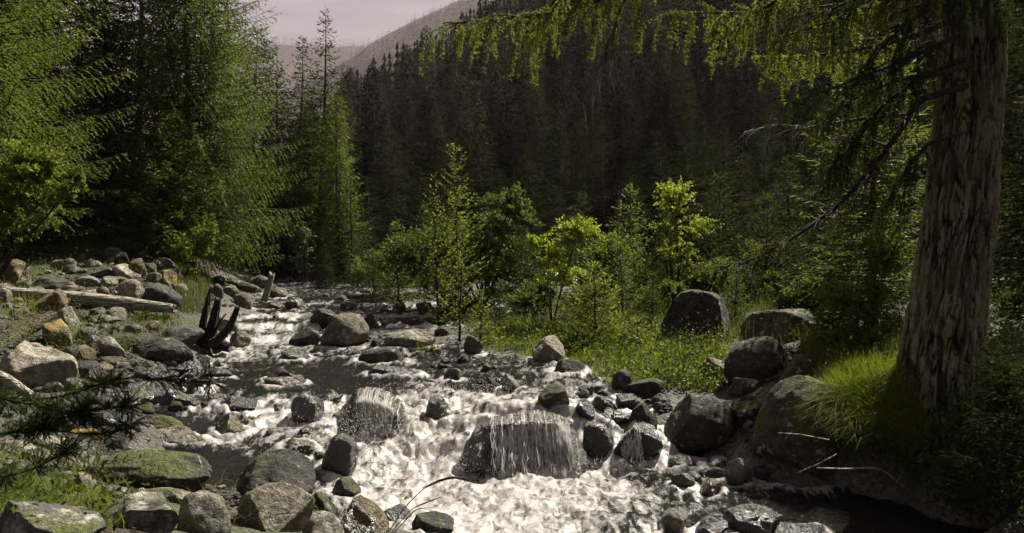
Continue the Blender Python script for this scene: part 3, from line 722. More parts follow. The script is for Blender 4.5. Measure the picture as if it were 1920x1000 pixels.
# ------------------------------------------------------------------ water
FO = [(880,870,.95),(980,882,1),(1080,882,.9),(760,870,1),(1000,920,1),(800,950,1),(900,980,1),(1000,980,.97),(1150,920,.95),(1080,960,.92),(1200,980,.75),(1250,900,.6),(1300,940,.72),(1400,935,.62),(1500,940,.52),(1700,970,.30),(1400,990,.66),(1550,990,.5),(1450,960,.5),(1600,970,.42),
 (760,800,1),(720,760,.8),(850,740,.95),(950,745,.9),(800,722,.8),(690,800,.95),(650,725,.3),(600,760,.75),(500,760,.8),(480,800,.95),(560,800,.88),(540,850,.6),(480,850,.7),(440,830,.75),(400,760,.6),(330,770,.32),(390,800,.35),(400,860,.22),(430,920,.03),
 (500,720,.55),(600,712,.50),(750,710,.55),(440,715,.55),(900,722,.5),(480,690,.56),(650,690,.50),(430,672,.85),(560,670,.65),(450,652,.95),(560,650,.85),(500,635,1),(430,627,.8),(480,600,.8),(560,595,.8),(620,568,.55),(400,494,.75)]
fo = np.array(FO); fY = hit(fo[:, 0], fo[:, 1]); fx = X(fo[:, 0], fY)
us = np.arange(150, 2101, 3.6); ys = np.r_[np.linspace(5.0, 9.6, 300), np.geomspace(9.63, 20, 170), np.geomspace(20.2, 44, 40)]
XX, YY = grid_uv(us, ys); wz = W0(XX, YY); gz = G(XX, YY)
x, y = XX.ravel(), YY.ravel(); lw = np.zeros(len(x)); lf = np.zeros(len(x))
for a, b, c in zip(fx, fY, fo[:, 2]):
    k = 1 / (((x - a) ** 2 + ((y - b) * 1.0) ** 2) / (.02 + .002 * y * y) + .15) ** 1.6; lw += k; lf += k * c
foam = lf / lw
# white collars where the stream breaks round the stones
col = np.zeros(len(x)); wr = wz.ravel(); lift = np.zeros(len(x))
for s in STONE:
    c, h = s['c'], s['h']
    if c[1] > 20 or c[1] < 5: continue
    sel = (abs(x - c[0]) < h[0] * 1.8 + .15) & (abs(y - c[1]) < h[1] * 1.8 + .15)
    if not sel.any(): continue
    d = np.sqrt(((x[sel] - c[0]) / (h[0] + .03)) ** 2 + ((y[sel] - c[1]) / (h[1] + .03)) ** 2)
    col[sel] = np.maximum(col[sel], np.exp(-((d - 1.0) / .30) ** 2)); lift[sel] = np.maximum(lift[sel], np.exp(-((d - 1.0) / .35) ** 2) * min(.05, h[0] * .25))
foam = np.clip(foam + col * .38 * sstep(.12, .4, foam), 0, 1)
p = np.c_[x, y * .8, wr * .8]
turb = sstep(.1, .9, foam)
n1 = fbm(p * 2.6, 61, 4); n2 = fbm(p * 7, 62, 3, True); n3 = fbm(np.c_[x * 24, y * 16, wr * 10], 63, 3); n4 = fbm(np.c_[x * 5, y * 12, wr], 64, 3)
chute = np.exp(-((x - X(760, 8.8)) / .75) ** 2 - ((y - 8.9) / .75) ** 2) + .6 * np.exp(-((x - X(500, 15)) / 1.6) ** 2 - ((y - 15) / 1.8) ** 2)
q2 = np.c_[x * 7 + .8 * n1, y * 3.0 + .8 * n1[::-1], wr * 3]
n5 = fbm(q2, 65, 4); n6 = fbm(q2 * 3.1, 66, 3, True)
def terrace(z, st):
    q = z / st + .9 * n1 + .3 * n5; fr = q - np.floor(q); return z + st * (np.floor(q) + sstep(.45, 1, fr) - q) , sstep(.45, .7, fr) * sstep(1.0, .8, fr)
za, fa = terrace(wr, .13); zb, fb_ = terrace(wr, .17)
ka = sstep(12.6, 13.4, y) * sstep(19, 17.5, y) * .8; kb = sstep(8.25, 8.6, y) * sstep(10.3, 9.6, y) * .75
wr2 = wr + (za - wr) * ka + (zb - wr) * kb; foam = np.clip(foam + ka * (fa - .35) * .55 + kb * (fb_ - .3) * .3, 0, 1)
wd = wr2 + .022 * n4 + .010 * n5 + .006 * n3 * (turb < .4) + turb * (.060 * n1 + .034 * n5 + .010 * n6 + .006 * n3 + .008 * (n2 - .1)) * (1 + 1.6 * chute) + lift * turb
keep = (wd > gz.ravel() - .06) & (y < 42)
kf = keep.reshape(XX.shape)[:-1, :-1] | keep.reshape(XX.shape)[1:, 1:]
F = grid_faces(*XX.shape)[kf.ravel()]
used = np.unique(F); remap = np.full(len(x), -1); remap[used] = np.arange(len(used))
def water_mat():
    m, t, N = node_mat('stream_water'); tc = N('ShaderNodeTexCoord').outputs['Object']
    at_ = N('ShaderNodeAttribute', _attribute_name='foam').outputs['Fac']
    st = N('ShaderNodeMapping', Vector=tc, Scale=(1.0, .65, 1.0)).outputs[0]
    a = N('ShaderNodeTexNoise', Vector=N('ShaderNodeMapping', Vector=tc, Scale=(1.25, .5, 1.0)).outputs[0], Scale=9, Detail=7, Roughness=.66, Distortion=.6).outputs['Fac']
    vo = N('ShaderNodeTexVoronoi', Vector=N('ShaderNodeVectorMath', _operation='ADD', i0=st, i1=N('ShaderNodeTexNoise', Vector=st, Scale=9, Detail=3).outputs['Color']).outputs[0], Scale=13, _feature='DISTANCE_TO_EDGE').outputs['Distance']
    lace = ramp(N, vo, [(0, .12), (.10, 0)])
    s = N('ShaderNodeMath', _operation='ADD', i0=N('ShaderNodeMath', _operation='MULTIPLY_ADD', i0=a, i1=1.5, i2=-1.02).outputs[0], i1=at_).outputs[0]
    s = N('ShaderNodeMath', _operation='ADD', i0=s, i1=lace).outputs[0]
    fac = ramp(N, s, [(.45, 0), (.60, .4), (.80, 1)])
    rip = N('ShaderNodeTexNoise', Vector=N('ShaderNodeMapping', Vector=tc, Scale=(1, 1.6, 1)).outputs[0], Scale=16, Detail=5, Roughness=.65, Distortion=.6).outputs['Fac']
    rip2 = N('ShaderNodeTexNoise', Vector=tc, Scale=55, Detail=3).outputs['Fac']
    b1 = N('ShaderNodeBump', Strength=1.0, Distance=.055, Height=rip); b2 = N('ShaderNodeBump', Strength=.7, Distance=.012, Height=rip2, Normal=b1.outputs[0])
    gl = N('ShaderNodeBsdfGlossy', Roughness=.08, Normal=b2.outputs[0], Color=(.5, .5, .49, 1))
    tr = N('ShaderNodeBsdfTransparent', Color=(.62, .58, .42, 1))
    fr = N('ShaderNodeFresnel', IOR=1.33, Normal=b2.outputs[0]).outputs[0]
    body = N('ShaderNodeBsdfDiffuse', Color=(.008, .0085, .007, 1))
    sub = N('ShaderNodeMixShader', Fac=.86, i1=tr.outputs[0], i2=body.outputs[0])
    wat = N('ShaderNodeMixShader', Fac=fr, i1=sub.outputs[0], i2=gl.outputs[0])
    fb = N('ShaderNodeBump', Strength=.5, Distance=.010, Height=N('ShaderNodeTexNoise', Vector=st, Scale=30, Detail=3, Roughness=.55).outputs['Fac'])
    f2 = N('ShaderNodeTexNoise', Vector=st, Scale=26, Detail=4).outputs['Fac']
    f3 = N('ShaderNodeTexNoise', Vector=N('ShaderNodeMapping', Vector=tc, Scale=(1.9, .7, 1)).outputs[0], Scale=4.2, Detail=6, Roughness=.58, Distortion=.8).outputs['Fac']
    fm = N('ShaderNodeMath', _operation='MULTIPLY_ADD', i0=f3, i1=.62, i2=N('ShaderNodeMath', _operation='MULTIPLY', i0=f2, i1=.38).outputs[0]).outputs[0]
    fm = N('ShaderNodeMath', _operation='ADD', i0=fm, i1=N('ShaderNodeMath', _operation='MULTIPLY_ADD', i0=at_, i1=.22, i2=-.20).outputs[0]).outputs[0]
    fc = ramp(N, fm, [(.30, (.40, .385, .36)), (.48, (.54, .52, .49)), (.64, (.68, .66, .62))])
    fd = N('ShaderNodeBsdfPrincipled', Base_Color=fc, Roughness=.4, Normal=fb.outputs[0]); fd.inputs['Specular IOR Level'].default_value = .5
    ft = N('ShaderNodeBsdfTranslucent', Color=(.75, .72, .67, 1), Normal=fb.outputs[0])
    fo_ = N('ShaderNodeMixShader', Fac=.40, i1=fd.outputs[0], i2=ft.outputs[0])
    mx = N('ShaderNodeMixShader', Fac=fac, i1=wat.outputs[0], i2=fo_.outputs[0])
    t.links.new(mx.outputs[0], N('ShaderNodeOutputMaterial').inputs['Surface']); return m
M['water'] = water_mat()
V = np.c_[x, y, wd][used]
wo_ = obj('stream', mesh('stream', V, remap[F], M['water'], smooth=True, attrs={'foam': foam[used]}))
tag(wo_, 'mountain stream tumbling white between the boulders', kind='structure')
print('water verts', len(V))

# falling strands over the wide rock and the dome
def froth_mat(name, c, tr=.3, rough=.25):
    m, t, N = node_mat(name)
    b = N('ShaderNodeBsdfPrincipled', Base_Color=rgb(c), Roughness=rough); b.inputs['Specular IOR Level'].default_value = .8
    ft = N('ShaderNodeBsdfTranslucent', Color=rgb(c))
    t.links.new(N('ShaderNodeMixShader', Fac=tr, i1=b.outputs[0], i2=ft.outputs[0]).outputs[0], N('ShaderNodeOutputMaterial').inputs['Surface']); return m
M['froth'] = froth_mat('falling_water', (.80, .78, .74), .45); M['spray'] = froth_mat('spray_drops', (.75, .73, .69), .4)
def sheet_mat():
    m, t, N = node_mat('sheet_of_falling_water'); a = N('ShaderNodeAttribute', _attribute_name='across').outputs['Fac']; l = N('ShaderNodeAttribute', _attribute_name='along').outputs['Fac']
    v = N('ShaderNodeCombineXYZ', X=N('ShaderNodeMath', _operation='MULTIPLY', i0=a, i1=48.0).outputs[0], Y=N('ShaderNodeMath', _operation='MULTIPLY', i0=l, i1=4.0).outputs[0]).outputs[0]
    n = N('ShaderNodeTexNoise', Vector=v, Scale=1.0, Detail=6, Roughness=.72, Distortion=.8).outputs['Fac']
    s = N('ShaderNodeMath', _operation='ADD', i0=n, i1=ramp(N, l, [(0, .0), (.10, .0), (.22, .12), (.8, .05), (1, .16)])).outputs[0]
    ed = N('ShaderNodeAttribute', _attribute_name='edge').outputs['Fac']
    s = N('ShaderNodeMath', _operation='ADD', i0=s, i1=N('ShaderNodeMath', _operation='MULTIPLY_ADD', i0=ed, i1=.30, i2=-.30).outputs[0]).outputs[0]
    fac = ramp(N, s, [(.45, 0), (.55, .4), (.68, 1)])
    bm = N('ShaderNodeBump', Strength=.8, Distance=.02, Height=n)
    gl = N('ShaderNodeBsdfGlossy', Roughness=.12, Normal=bm.outputs[0]); tr = N('ShaderNodeBsdfTransparent', Color=(.86, .85, .78, 1)); fr = N('ShaderNodeFresnel', IOR=1.4, Normal=bm.outputs[0]).outputs[0]
    w = N('ShaderNodeMixShader', Fac=fr, i1=tr.outputs[0], i2=gl.outputs[0])
    b = N('ShaderNodeBsdfPrincipled', Base_Color=(.80, .78, .74, 1), Roughness=.3, Normal=bm.outputs[0]); ft = N('ShaderNodeBsdfTranslucent', Color=(.75, .73, .69, 1))
    f = N('ShaderNodeMixShader', Fac=.62, i1=b.outputs[0], i2=ft.outputs[0])
    t.links.new(N('ShaderNodeMixShader', Fac=fac, i1=w.outputs[0], i2=f.outputs[0]).outputs[0], N('ShaderNodeOutputMaterial').inputs['Surface']); return m
M['sheet'] = sheet_mat()
def curtain(rock, n, xr, zend, name, label, wid=(.003, .009), lean=0.0, seed=1, gap=.02, cat='waterfall', bounce=.0):
    s = [q for q in STONE if q['o'] is rock][0]
    bv = BVHTree.FromPolygons([tuple(c) for c in (s['P'] + s['c'])], s['F'].tolist()); r = np.random.RandomState(seed); g = Geo()
    c, h = s['c'], s['h']
    for i in range(n):
        xf = r.rand(); xf = xf + .035 * math.sin(xf * 41) + .02 * math.sin(xf * 97); x0 = c[0] + h[0] * (xr[0] + (xr[1] - xr[0]) * xf); ph = r.rand() * 9
        pts, ymin = [], 9e9
        top = bv.ray_cast(Vector((x0, c[1] + h[1] * .1, c[2] + h[2] + 1)), Vector((0, 0, -1)))[0]
        if top is None: continue
        for yy in np.linspace(c[1] + h[1] * .35, c[1] - h[1] * .5, 5):
            q = bv.ray_cast(Vector((x0, yy, c[2] + h[2] + 1)), Vector((0, 0, -1)))[0]
            if q is not None and q.z > top.z - .12: pts.append((x0 + .004 * r.normal(), q.y, q.z + .006)); zt = q.z
        if len(pts) < 2: continue
        z0 = pts[-1][2]; ymin = pts[-1][1]; zs = np.linspace(z0 - .02, zend - .02, 18); brk = r.rand() < .55; stop = r.uniform(.2, .95) if brk else 1
        for j, z in enumerate(zs):
            if (z0 - z) > (z0 - zend) * stop: break
            q = bv.ray_cast(Vector((x0, c[1] - h[1] * 3, z)), Vector((0, 1, 0)))[0]
            yq = q.y - gap if q is not None else ymin
            ymin = min(ymin, yq) - .004
            pts.append((x0 + lean * (z0 - z) + .014 * math.sin(j * .9 + ph) * (j / 18) + .005 * r.normal(), ymin, z))
        m_ = len(pts); R = (wid[0] + (wid[1] - wid[0]) * r.rand() ** 2.2) * (.6 + .8 * r.rand(m_)) * (1 + .5 * np.sin(np.arange(m_) * 1.7 + ph) * (np.arange(m_) > 4))
        g.tube(pts, R, 4, 0)
    # the thin joined sheet of water behind the strands
    nx, nz = int(150 * (xr[1] - xr[0]) / 1.6) + 20, 26; rows = []; al = []
    for i in range(nx):
        x0 = c[0] + h[0] * (xr[0] - .06 + (xr[1] - xr[0] + .10) * i / (nx - 1)); top = bv.ray_cast(Vector((x0, c[1] + h[1] * .3, c[2] + h[2] + 1)), Vector((0, 0, -1)))[0]
        if top is None: rows.append(None); continue
        path = [(x0, top.y, top.z + .004)]; lip = bv.ray_cast(Vector((x0, c[1] - h[1] * .35, c[2] + h[2] + 1)), Vector((0, 0, -1)))[0]
        if lip is None or lip.z < top.z - .15: lip = Vector((x0, c[1] - h[1] * .1, top.z - .03))
        path.append((x0, (top.y + lip.y) / 2, (top.z + lip.z) / 2 + .008)); path.append((x0, lip.y, lip.z + .006)); ym = lip.y
        for z in np.linspace(lip.z - .03, zend - .03, nz - 3):
            q = bv.ray_cast(Vector((x0, c[1] - h[1] * 3, z)), Vector((0, 1, 0)))[0]
            ym = min(ym, (q.y if q is not None else ym) - gap * .6) - .002; path.append((x0 + lean * (lip.z - z), ym, z))
        rows.append(path)
    idx = [i for i, p_ in enumerate(rows) if p_ is not None]; P = np.array([rows[i] for i in idx]); P[:, :, 1] += .012 * fbm(np.c_[P[:, :, 0].ravel() * 22, P[:, :, 2].ravel() * 2, 0 * P[:, :, 0].ravel()], seed, 3).reshape(P.shape[:2])
    Fs = grid_faces(len(idx), nz); ok = np.array([idx[a + 1] - idx[a] == 1 for a in range(len(idx) - 1)]); Fs = Fs[np.repeat(ok, nz - 1)]
    acr = np.repeat(np.array(idx) / nx * (xr[1] - xr[0]) * h[0], nz); alo = np.tile(np.linspace(0, 1, nz), len(idx))
    o = obj(name, g.mesh(name, [M['froth']])); tag(o, label, cat)
    obj('water_sheet', mesh('water_sheet', P.reshape(-1, 3), Fs, M['sheet'], smooth=True, attrs={'across': acr, 'along': alo, 'edge': np.clip(np.minimum(np.repeat(np.array(idx), nz), nx - np.repeat(np.array(idx), nz)) / nx * 6 + .25 * fbm(np.c_[acr * 20, alo * 3, 0 * acr], 5, 2), 0, 1)}), o); return o
curtain(fall_rock, 36, (-.62, .94), 0.0, 'waterfall', 'curtain of thin white strands falling over the wide flat rock', (.0008, .0045), .04, 2)
curtain(dome_rock, 24, (-.4, .92), .28, 'waterfall', 'bright streaks of water running down the domed rock', (.0008, .0035), .10, 3, .008)
curtain([q for q in STONE if q['b'][0] == 1148][0]['o'], 16, (-.75, .0), .05, 'waterfall', 'thin trickle falling right of the square wet boulder', (.002, .005), .12, 4, .01)

# spray thrown up by the chute and the falls
V0 = np.array([[1,0,0],[-1,0,0],[0,1,0],[0,-1,0],[0,0,1],[0,0,-1.]]); F0 = np.array([[0,2,4],[2,1,4],[1,3,4],[3,0,4],[2,0,5],[1,2,5],[3,1,5],[0,3,5]])
g = Geo()
for (u, v, Y, sx, sy, sz, n) in [(690,800,8.7,.28,.35,.11,2200),(760,840,8.4,.33,.3,.10,1500),(590,770,9.0,.22,.3,.08,450),(640,830,8.5,.2,.15,.12,1100),(850,735,9.7,.5,.3,.05,900),(830,870,8.1,.35,.12,.06,600),
                               (980,878,8.1,.6,.05,.03,900),(500,780,8.8,.4,.5,.04,700),(560,850,7.9,.2,.2,.05,500),(1150,868,8.1,.3,.1,.02,250),(480,650,13.3,.7,.8,.05,500),(1150,930,7.3,.6,.5,.02,300),(960,730,10,.3,.3,.05,400)]:
    c = np.array(at(u, v, Y)) + rs.normal(size=(n, 3)) * [sx, sy, sz * .7] + np.c_[np.zeros(n), np.zeros(n), np.abs(rs.normal(size=n)) * sz]
    fz = W0(c[:, 0], c[:, 1]); c = c[c[:, 2] > fz]; k = len(c)
    sz_ = .0014 + .0045 * rs.rand(k) ** 3
    g.add((c[:, None] + V0[None] * sz_[:, None, None] * (1, 1, 1.4)).reshape(-1, 3), (F0[None] + np.arange(k)[:, None, None] * 6).reshape(-1, 3))
o = obj('spray', g.mesh('spray', [M['spray']])); tag(o, 'white drops thrown up by the rapids', kind='stuff')

# ------------------------------------------------------------------ trees and plants
def unit(a): return a / (np.linalg.norm(a, axis=-1, keepdims=True) + 1e-9)
def conifer_mesh(seed, h, r, gap=.28, nb=6, droop=.35, up=.15, tip=.25, sp=.11, tl=.16, tw=.035, base=.06, sl=.42, hang=.25, leafmat='spruce', power=.8,
                 trunk_r=None, sparse_top=0.0, matname='bark', lop=None, keep=1.0, double=False):
    """a conifer: tapered trunk mesh and a crown mesh of boughs, side twigs and needle sprays"""
    r_ = np.random.RandomState(seed); tr = trunk_r or h * .012 + .02
    tg = Geo(); zz = np.linspace(-.3, h, 9); bend = .012 * h * np.sin(zz / h * 3 + seed)
    tg.tube(np.c_[bend, .6 * bend, zz], tr * (1 - .97 * np.clip(zz / h, 0, 1)), 7)
    g = Geo(); z = h * base; W = []; NP, ND, NN, NL, NW = [], [], [], [], []
    while z < h * .99:
        f = z / h; n = max(3, int(nb * (1 - .3 * f) + r_.rand())); a0 = r_.rand() * 6.3
        for k in range(n):
            if r_.rand() > keep: continue
            a = a0 + k / n * 2 * PI + r_.normal() * .18; Lb = (r * (1 - f) ** power + .06 * min(r, 1)) * r_.uniform(.68, 1.12)
            if f < .12: Lb *= .75
            if lop is not None: Lb *= 1 + lop[1] * max(0, math.cos(a - lop[0]))
            zb = z + r_.normal() * gap * .3; bx = np.interp(zb, zz, bend)
            dr = droop * (1 - .75 * f); u_ = up + .5 * f * (.35 - 0)
            t = np.linspace(0, 1, 6); rad = Lb * t
            zc = zb + Lb * (u_ * t - dr * t ** 1.5 * 1.2 + tip * t ** 3); ca, sa = math.cos(a), math.sin(a); wob = Lb * .05 * np.sin(t * 4 + k)
            P = np.c_[bx + rad * ca - wob * sa, .6 * bx + rad * sa + wob * ca, zc]
            g.tube(P, (.010 * Lb + .003) * (1 - .85 * t), 3, 0)
            sagk = r_.uniform(.6, 1.5)
            m = max(3, int(Lb / sp)); tt = (np.arange(m) + r_.rand(m)) / m * .88 + .12; side = np.where(np.arange(m) % 2 == 0, 1, -1)
            if double: tt = np.r_[tt, tt]; side = np.r_[side, -side]; m *= 2
            C = np.stack([np.interp(tt, t, P[:, q]) for q in range(3)], 1); T = unit(np.stack([np.interp(tt, t, np.gradient(P[:, q], t)) for q in range(3)], 1))
            S = np.stack([-T[:, 1], T[:, 0], 0 * tt], 1) * side[:, None]
            D = unit(T * .75 + S * .85 + np.c_[np.zeros((m, 2)), -hang + .15 * r_.normal(size=m)])
            l2 = np.minimum(sl * Lb * (1.08 - tt) + tl * .9, .9 * Lb) * r_.uniform(.6, 1.15, m)
            ks = np.maximum(1, (l2 / (tl * .55)).astype(int)); rep = np.repeat(np.arange(m), ks)
            idx = np.concatenate([np.arange(q) for q in ks]); fr = (idx + .2) / ks[rep]
            pos = C[rep] + D[rep] * (l2[rep] * fr * .85)[:, None] + np.c_[np.zeros((len(rep), 2)), -hang * .5 * l2[rep] * fr ** 2]
            dd = unit(D[rep] + r_.normal(size=(len(rep), 3)) * .28 + np.c_[np.zeros((len(rep), 2)), -.3 * hang * fr])
            NP.append(pos); ND.append(dd); NN.append(unit(np.array([0, 0, 1.]) + r_.normal(size=(len(rep), 3)) * .6)); NL.append(tl * r_.uniform(.65, 1.25, len(rep))); NW.append(tw * r_.uniform(.7, 1.3, len(rep)))
            tp = C[:1] * 0 + P[-1]; NP.append(tp); ND.append(T[-1:]); NN.append(np.array([[0, 0, 1.]])); NL.append(np.array([tl])); NW.append(np.array([tw]))
        z += gap * (1 - .45 * f) * r_.uniform(.8, 1.2) * (1 + sparse_top * sstep(.6, 1, f))
    top = np.array([[bend[-1], .6 * bend[-1], h - tl * .5]]); NP.append(top); ND.append(np.array([[0, 0, 1.]])); NN.append(np.array([[1., 0, 0]])); NL.append(np.array([tl * 1.4])); NW.append(np.array([tw]))
    g.diamonds(np.concatenate(NP), np.concatenate(ND), np.concatenate(NN), np.concatenate(NL), np.concatenate(NW), 1)
    return tg.mesh('trunk', [M[matname]]), g.mesh('crown', [M['twig'], M[leafmat]]), g.tris()
def plant_tree(meshes, name, label, x, y, rz=0, sc=1, cat='tree', group=None, z=None):
    e = bpy.data.objects.new(name, None); COL.objects.link(e); e.empty_display_size = .2
    e.location = (x, y, float(G(x, y)) - .05 if z is None else z); e.rotation_euler = (0, 0, rz); e.scale = (sc, sc, sc) if np.isscalar(sc) else sc
    for n, me in meshes:
        c = bpy.data.objects.new(n, me); COL.objects.link(c); c.parent = e
    return tag(e, label, cat, group)
TRI = 0
def tree(name, label, u, Y, vtop, r, rz=0, group=None, dz=0, **kw):
    global TRI
    x = float(X(u, Y)); z = float(G(x, Y)) - .05 + dz; h = float(Z(vtop, Y)) - z
    t, c, n = conifer_mesh(int(u * 3 + Y * 11) % 9999 + 1, h, r, **kw); TRI += n
    return plant_tree([('trunk', t), ('crown', c)], name, label, x, Y, rz, 1, 'tree', group, z)

LW = 'tall conifers along the left bank'
tree('spruce_tree', 'tall dark spruce nearest the left edge of the photo', 20, 16.5, -320, 2.9, group=LW, gap=.24, nb=8, tl=.085, tw=.042, sp=.062, droop=.5, hang=.35)
tree('spruce_tree', 'tall spruce with drooping dark boughs, second from the left edge', 150, 20, -300, 2.9, group=LW, gap=.27, nb=8, tl=.10, tw=.048, sp=.07, droop=.5, hang=.35)
tree('spruce_tree', 'broad dark spruce behind the rubble bank', 255, 20, -260, 2.7, group=LW, gap=.27, nb=8, tl=.10, tw=.048, sp=.07, droop=.5, hang=.35)
tree('larch_tree', 'bright green larch with feathery boughs hanging to the right', 345, 19, -210, 2.3, group=LW, leafmat='young', gap=.22, nb=9, tl=.07, tw=.034, sp=.06, hang=.85, droop=.42, lop=(-.2, .3), power=.55)
tree('spruce_tree', 'lower bushy spruce in front of the feathery larch', 320, 17.6, 215, 1.7, group=LW, leafmat='young', gap=.17, nb=8, tl=.07, tw=.034, sp=.055, droop=.3)
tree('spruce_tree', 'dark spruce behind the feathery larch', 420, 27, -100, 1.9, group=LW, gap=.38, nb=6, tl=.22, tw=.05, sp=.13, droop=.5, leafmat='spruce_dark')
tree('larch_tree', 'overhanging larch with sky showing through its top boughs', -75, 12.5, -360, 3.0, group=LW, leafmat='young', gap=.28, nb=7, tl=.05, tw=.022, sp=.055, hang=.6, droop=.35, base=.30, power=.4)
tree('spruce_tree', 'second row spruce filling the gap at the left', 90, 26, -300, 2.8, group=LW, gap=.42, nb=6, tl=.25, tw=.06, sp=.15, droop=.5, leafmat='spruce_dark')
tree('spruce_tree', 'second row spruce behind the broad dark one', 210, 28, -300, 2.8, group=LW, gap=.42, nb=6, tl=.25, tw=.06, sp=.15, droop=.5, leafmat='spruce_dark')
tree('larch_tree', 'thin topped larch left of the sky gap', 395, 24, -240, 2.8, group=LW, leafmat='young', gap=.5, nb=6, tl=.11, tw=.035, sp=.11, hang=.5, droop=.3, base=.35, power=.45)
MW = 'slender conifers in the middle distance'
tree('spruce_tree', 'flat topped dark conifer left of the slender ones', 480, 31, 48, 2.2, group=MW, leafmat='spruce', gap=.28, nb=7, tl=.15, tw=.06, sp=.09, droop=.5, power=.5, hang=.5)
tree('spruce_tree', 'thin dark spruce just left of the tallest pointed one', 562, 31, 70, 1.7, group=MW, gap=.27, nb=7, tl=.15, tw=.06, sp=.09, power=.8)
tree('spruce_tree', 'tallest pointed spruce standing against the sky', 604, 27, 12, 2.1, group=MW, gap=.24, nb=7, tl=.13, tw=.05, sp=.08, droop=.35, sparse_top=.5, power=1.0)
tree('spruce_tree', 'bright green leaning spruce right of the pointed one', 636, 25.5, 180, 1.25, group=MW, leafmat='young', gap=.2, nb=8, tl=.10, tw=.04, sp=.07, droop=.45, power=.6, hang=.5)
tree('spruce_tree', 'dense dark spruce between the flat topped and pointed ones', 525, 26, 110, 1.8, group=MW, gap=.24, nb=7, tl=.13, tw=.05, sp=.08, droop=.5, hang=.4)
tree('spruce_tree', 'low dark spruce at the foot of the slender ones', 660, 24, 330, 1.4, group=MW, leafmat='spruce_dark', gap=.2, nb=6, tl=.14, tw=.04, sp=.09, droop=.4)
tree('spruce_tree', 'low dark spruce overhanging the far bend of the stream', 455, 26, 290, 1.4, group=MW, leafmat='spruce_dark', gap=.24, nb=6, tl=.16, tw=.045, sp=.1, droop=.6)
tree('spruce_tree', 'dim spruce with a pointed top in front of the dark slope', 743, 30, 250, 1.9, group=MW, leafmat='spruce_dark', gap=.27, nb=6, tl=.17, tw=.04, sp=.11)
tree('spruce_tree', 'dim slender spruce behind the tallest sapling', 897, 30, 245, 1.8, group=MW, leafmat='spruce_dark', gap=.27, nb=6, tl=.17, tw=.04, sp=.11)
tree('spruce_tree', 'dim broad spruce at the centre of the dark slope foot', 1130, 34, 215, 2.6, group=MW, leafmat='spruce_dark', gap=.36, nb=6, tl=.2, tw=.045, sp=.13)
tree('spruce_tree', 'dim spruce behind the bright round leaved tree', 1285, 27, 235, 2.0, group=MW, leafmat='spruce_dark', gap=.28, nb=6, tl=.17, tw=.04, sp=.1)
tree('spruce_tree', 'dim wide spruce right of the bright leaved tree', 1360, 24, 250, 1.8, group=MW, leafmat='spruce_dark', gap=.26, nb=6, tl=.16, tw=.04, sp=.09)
tree('spruce_tree', 'pale green young spruce standing alone before the dark slope', 1478, 19, 300, .85, group=MW, leafmat='spruce', gap=.16, nb=7, tl=.1, tw=.028, sp=.06)
tree('spruce_tree', 'thin bare topped spruce left of the pale green young one', 1432, 20, 250, .45, group=MW, leafmat='spruce', gap=.2, nb=5, tl=.1, tw=.02, sp=.09, keep=.8)
SG = 'young spruces on the right bank'
SY = dict(leafmat='larch', droop=.02, up=.35, tip=.2, hang=.05, base=.05, matname='twig', trunk_r=.025)
tree('spruce_sapling', 'tallest sunlit spruce sapling in the middle of the photo', 853, 15.8, 268, .85, group=SG, gap=.26, nb=7, tl=.06, tw=.034, sp=.035, sl=.2, **SY)
tree('spruce_sapling', 'shorter sunlit spruce sapling left of the tallest one', 818, 15.2, 332, .62, group=SG, gap=.22, nb=6, tl=.055, tw=.028, sp=.035, sl=.2, **SY)
tree('larch_sapling', 'thin larch sapling with bare curved side shoots', 864, 13.2, 452, .5, group=SG, gap=.12, nb=5, tl=.035, tw=.014, sp=.035, sl=.02, **SY)
tree('spruce_sapling', 'small spruce sapling at the left end of the sunny grass', 901, 13.0, 548, .34, group=SG, gap=.10, nb=6, tl=.06, tw=.016, sp=.04, **SY)
tree('spruce_sapling', 'bright spruce sapling with a long bare leader above the grass', 1117, 12.6, 498, .66, group=SG, gap=.12, nb=8, tl=.075, tw=.022, sp=.04, power=.75, **SY)
tree('spruce_sapling', 'low spruce sapling right of the bright one', 1195, 12.3, 600, .38, group=SG, gap=.10, nb=8, tl=.065, tw=.02, sp=.04, **SY)
tree('spruce_sapling', 'dim spruce sapling between the bushes behind', 1090, 19, 352, .6, group=SG, gap=.18, nb=6, tl=.1, tw=.026, sp=.07, **dict(SY, leafmat='spruce'))
tree('spruce_sapling', 'dim spruce sapling above the big shaded boulder', 1210, 16.5, 480, .7, group=SG, gap=.13, nb=7, tl=.09, tw=.025, sp=.05, **dict(SY, leafmat='spruce'))
tree('spruce_sapling', 'dark spruce sapling right of the big shaded boulder', 1400, 14.5, 500, .6, group=SG, gap=.13, nb=7, tl=.09, tw=.025, sp=.05, **dict(SY, leafmat='spruce'))
RG = 'dense spruces on the right bank'
tree('spruce_tree', 'spruce with glinting drooping boughs left of the great trunk', 1640, 10.6, 60, 1.15, group=RG, leafmat='young', gap=.17, nb=8, tl=.095, tw=.026, sp=.048, droop=.35, hang=.25, power=.45)
tree('spruce_tree', 'low spreading spruce right of the sunlit topped boulder', 1590, 12.5, 395, 1.2, group=RG, leafmat='young', gap=.16, nb=8, tl=.10, tw=.026, sp=.05, droop=.35, hang=.2)
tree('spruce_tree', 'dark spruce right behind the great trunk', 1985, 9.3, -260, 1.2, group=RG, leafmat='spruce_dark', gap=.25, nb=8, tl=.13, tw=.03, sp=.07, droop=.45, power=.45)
tree('spruce_tree', 'dark young spruce in front at the right edge', 1945, 5.7, 560, .72, group=RG, leafmat='spruce_dark', gap=.12, nb=8, tl=.07, tw=.016, sp=.04, droop=.3)
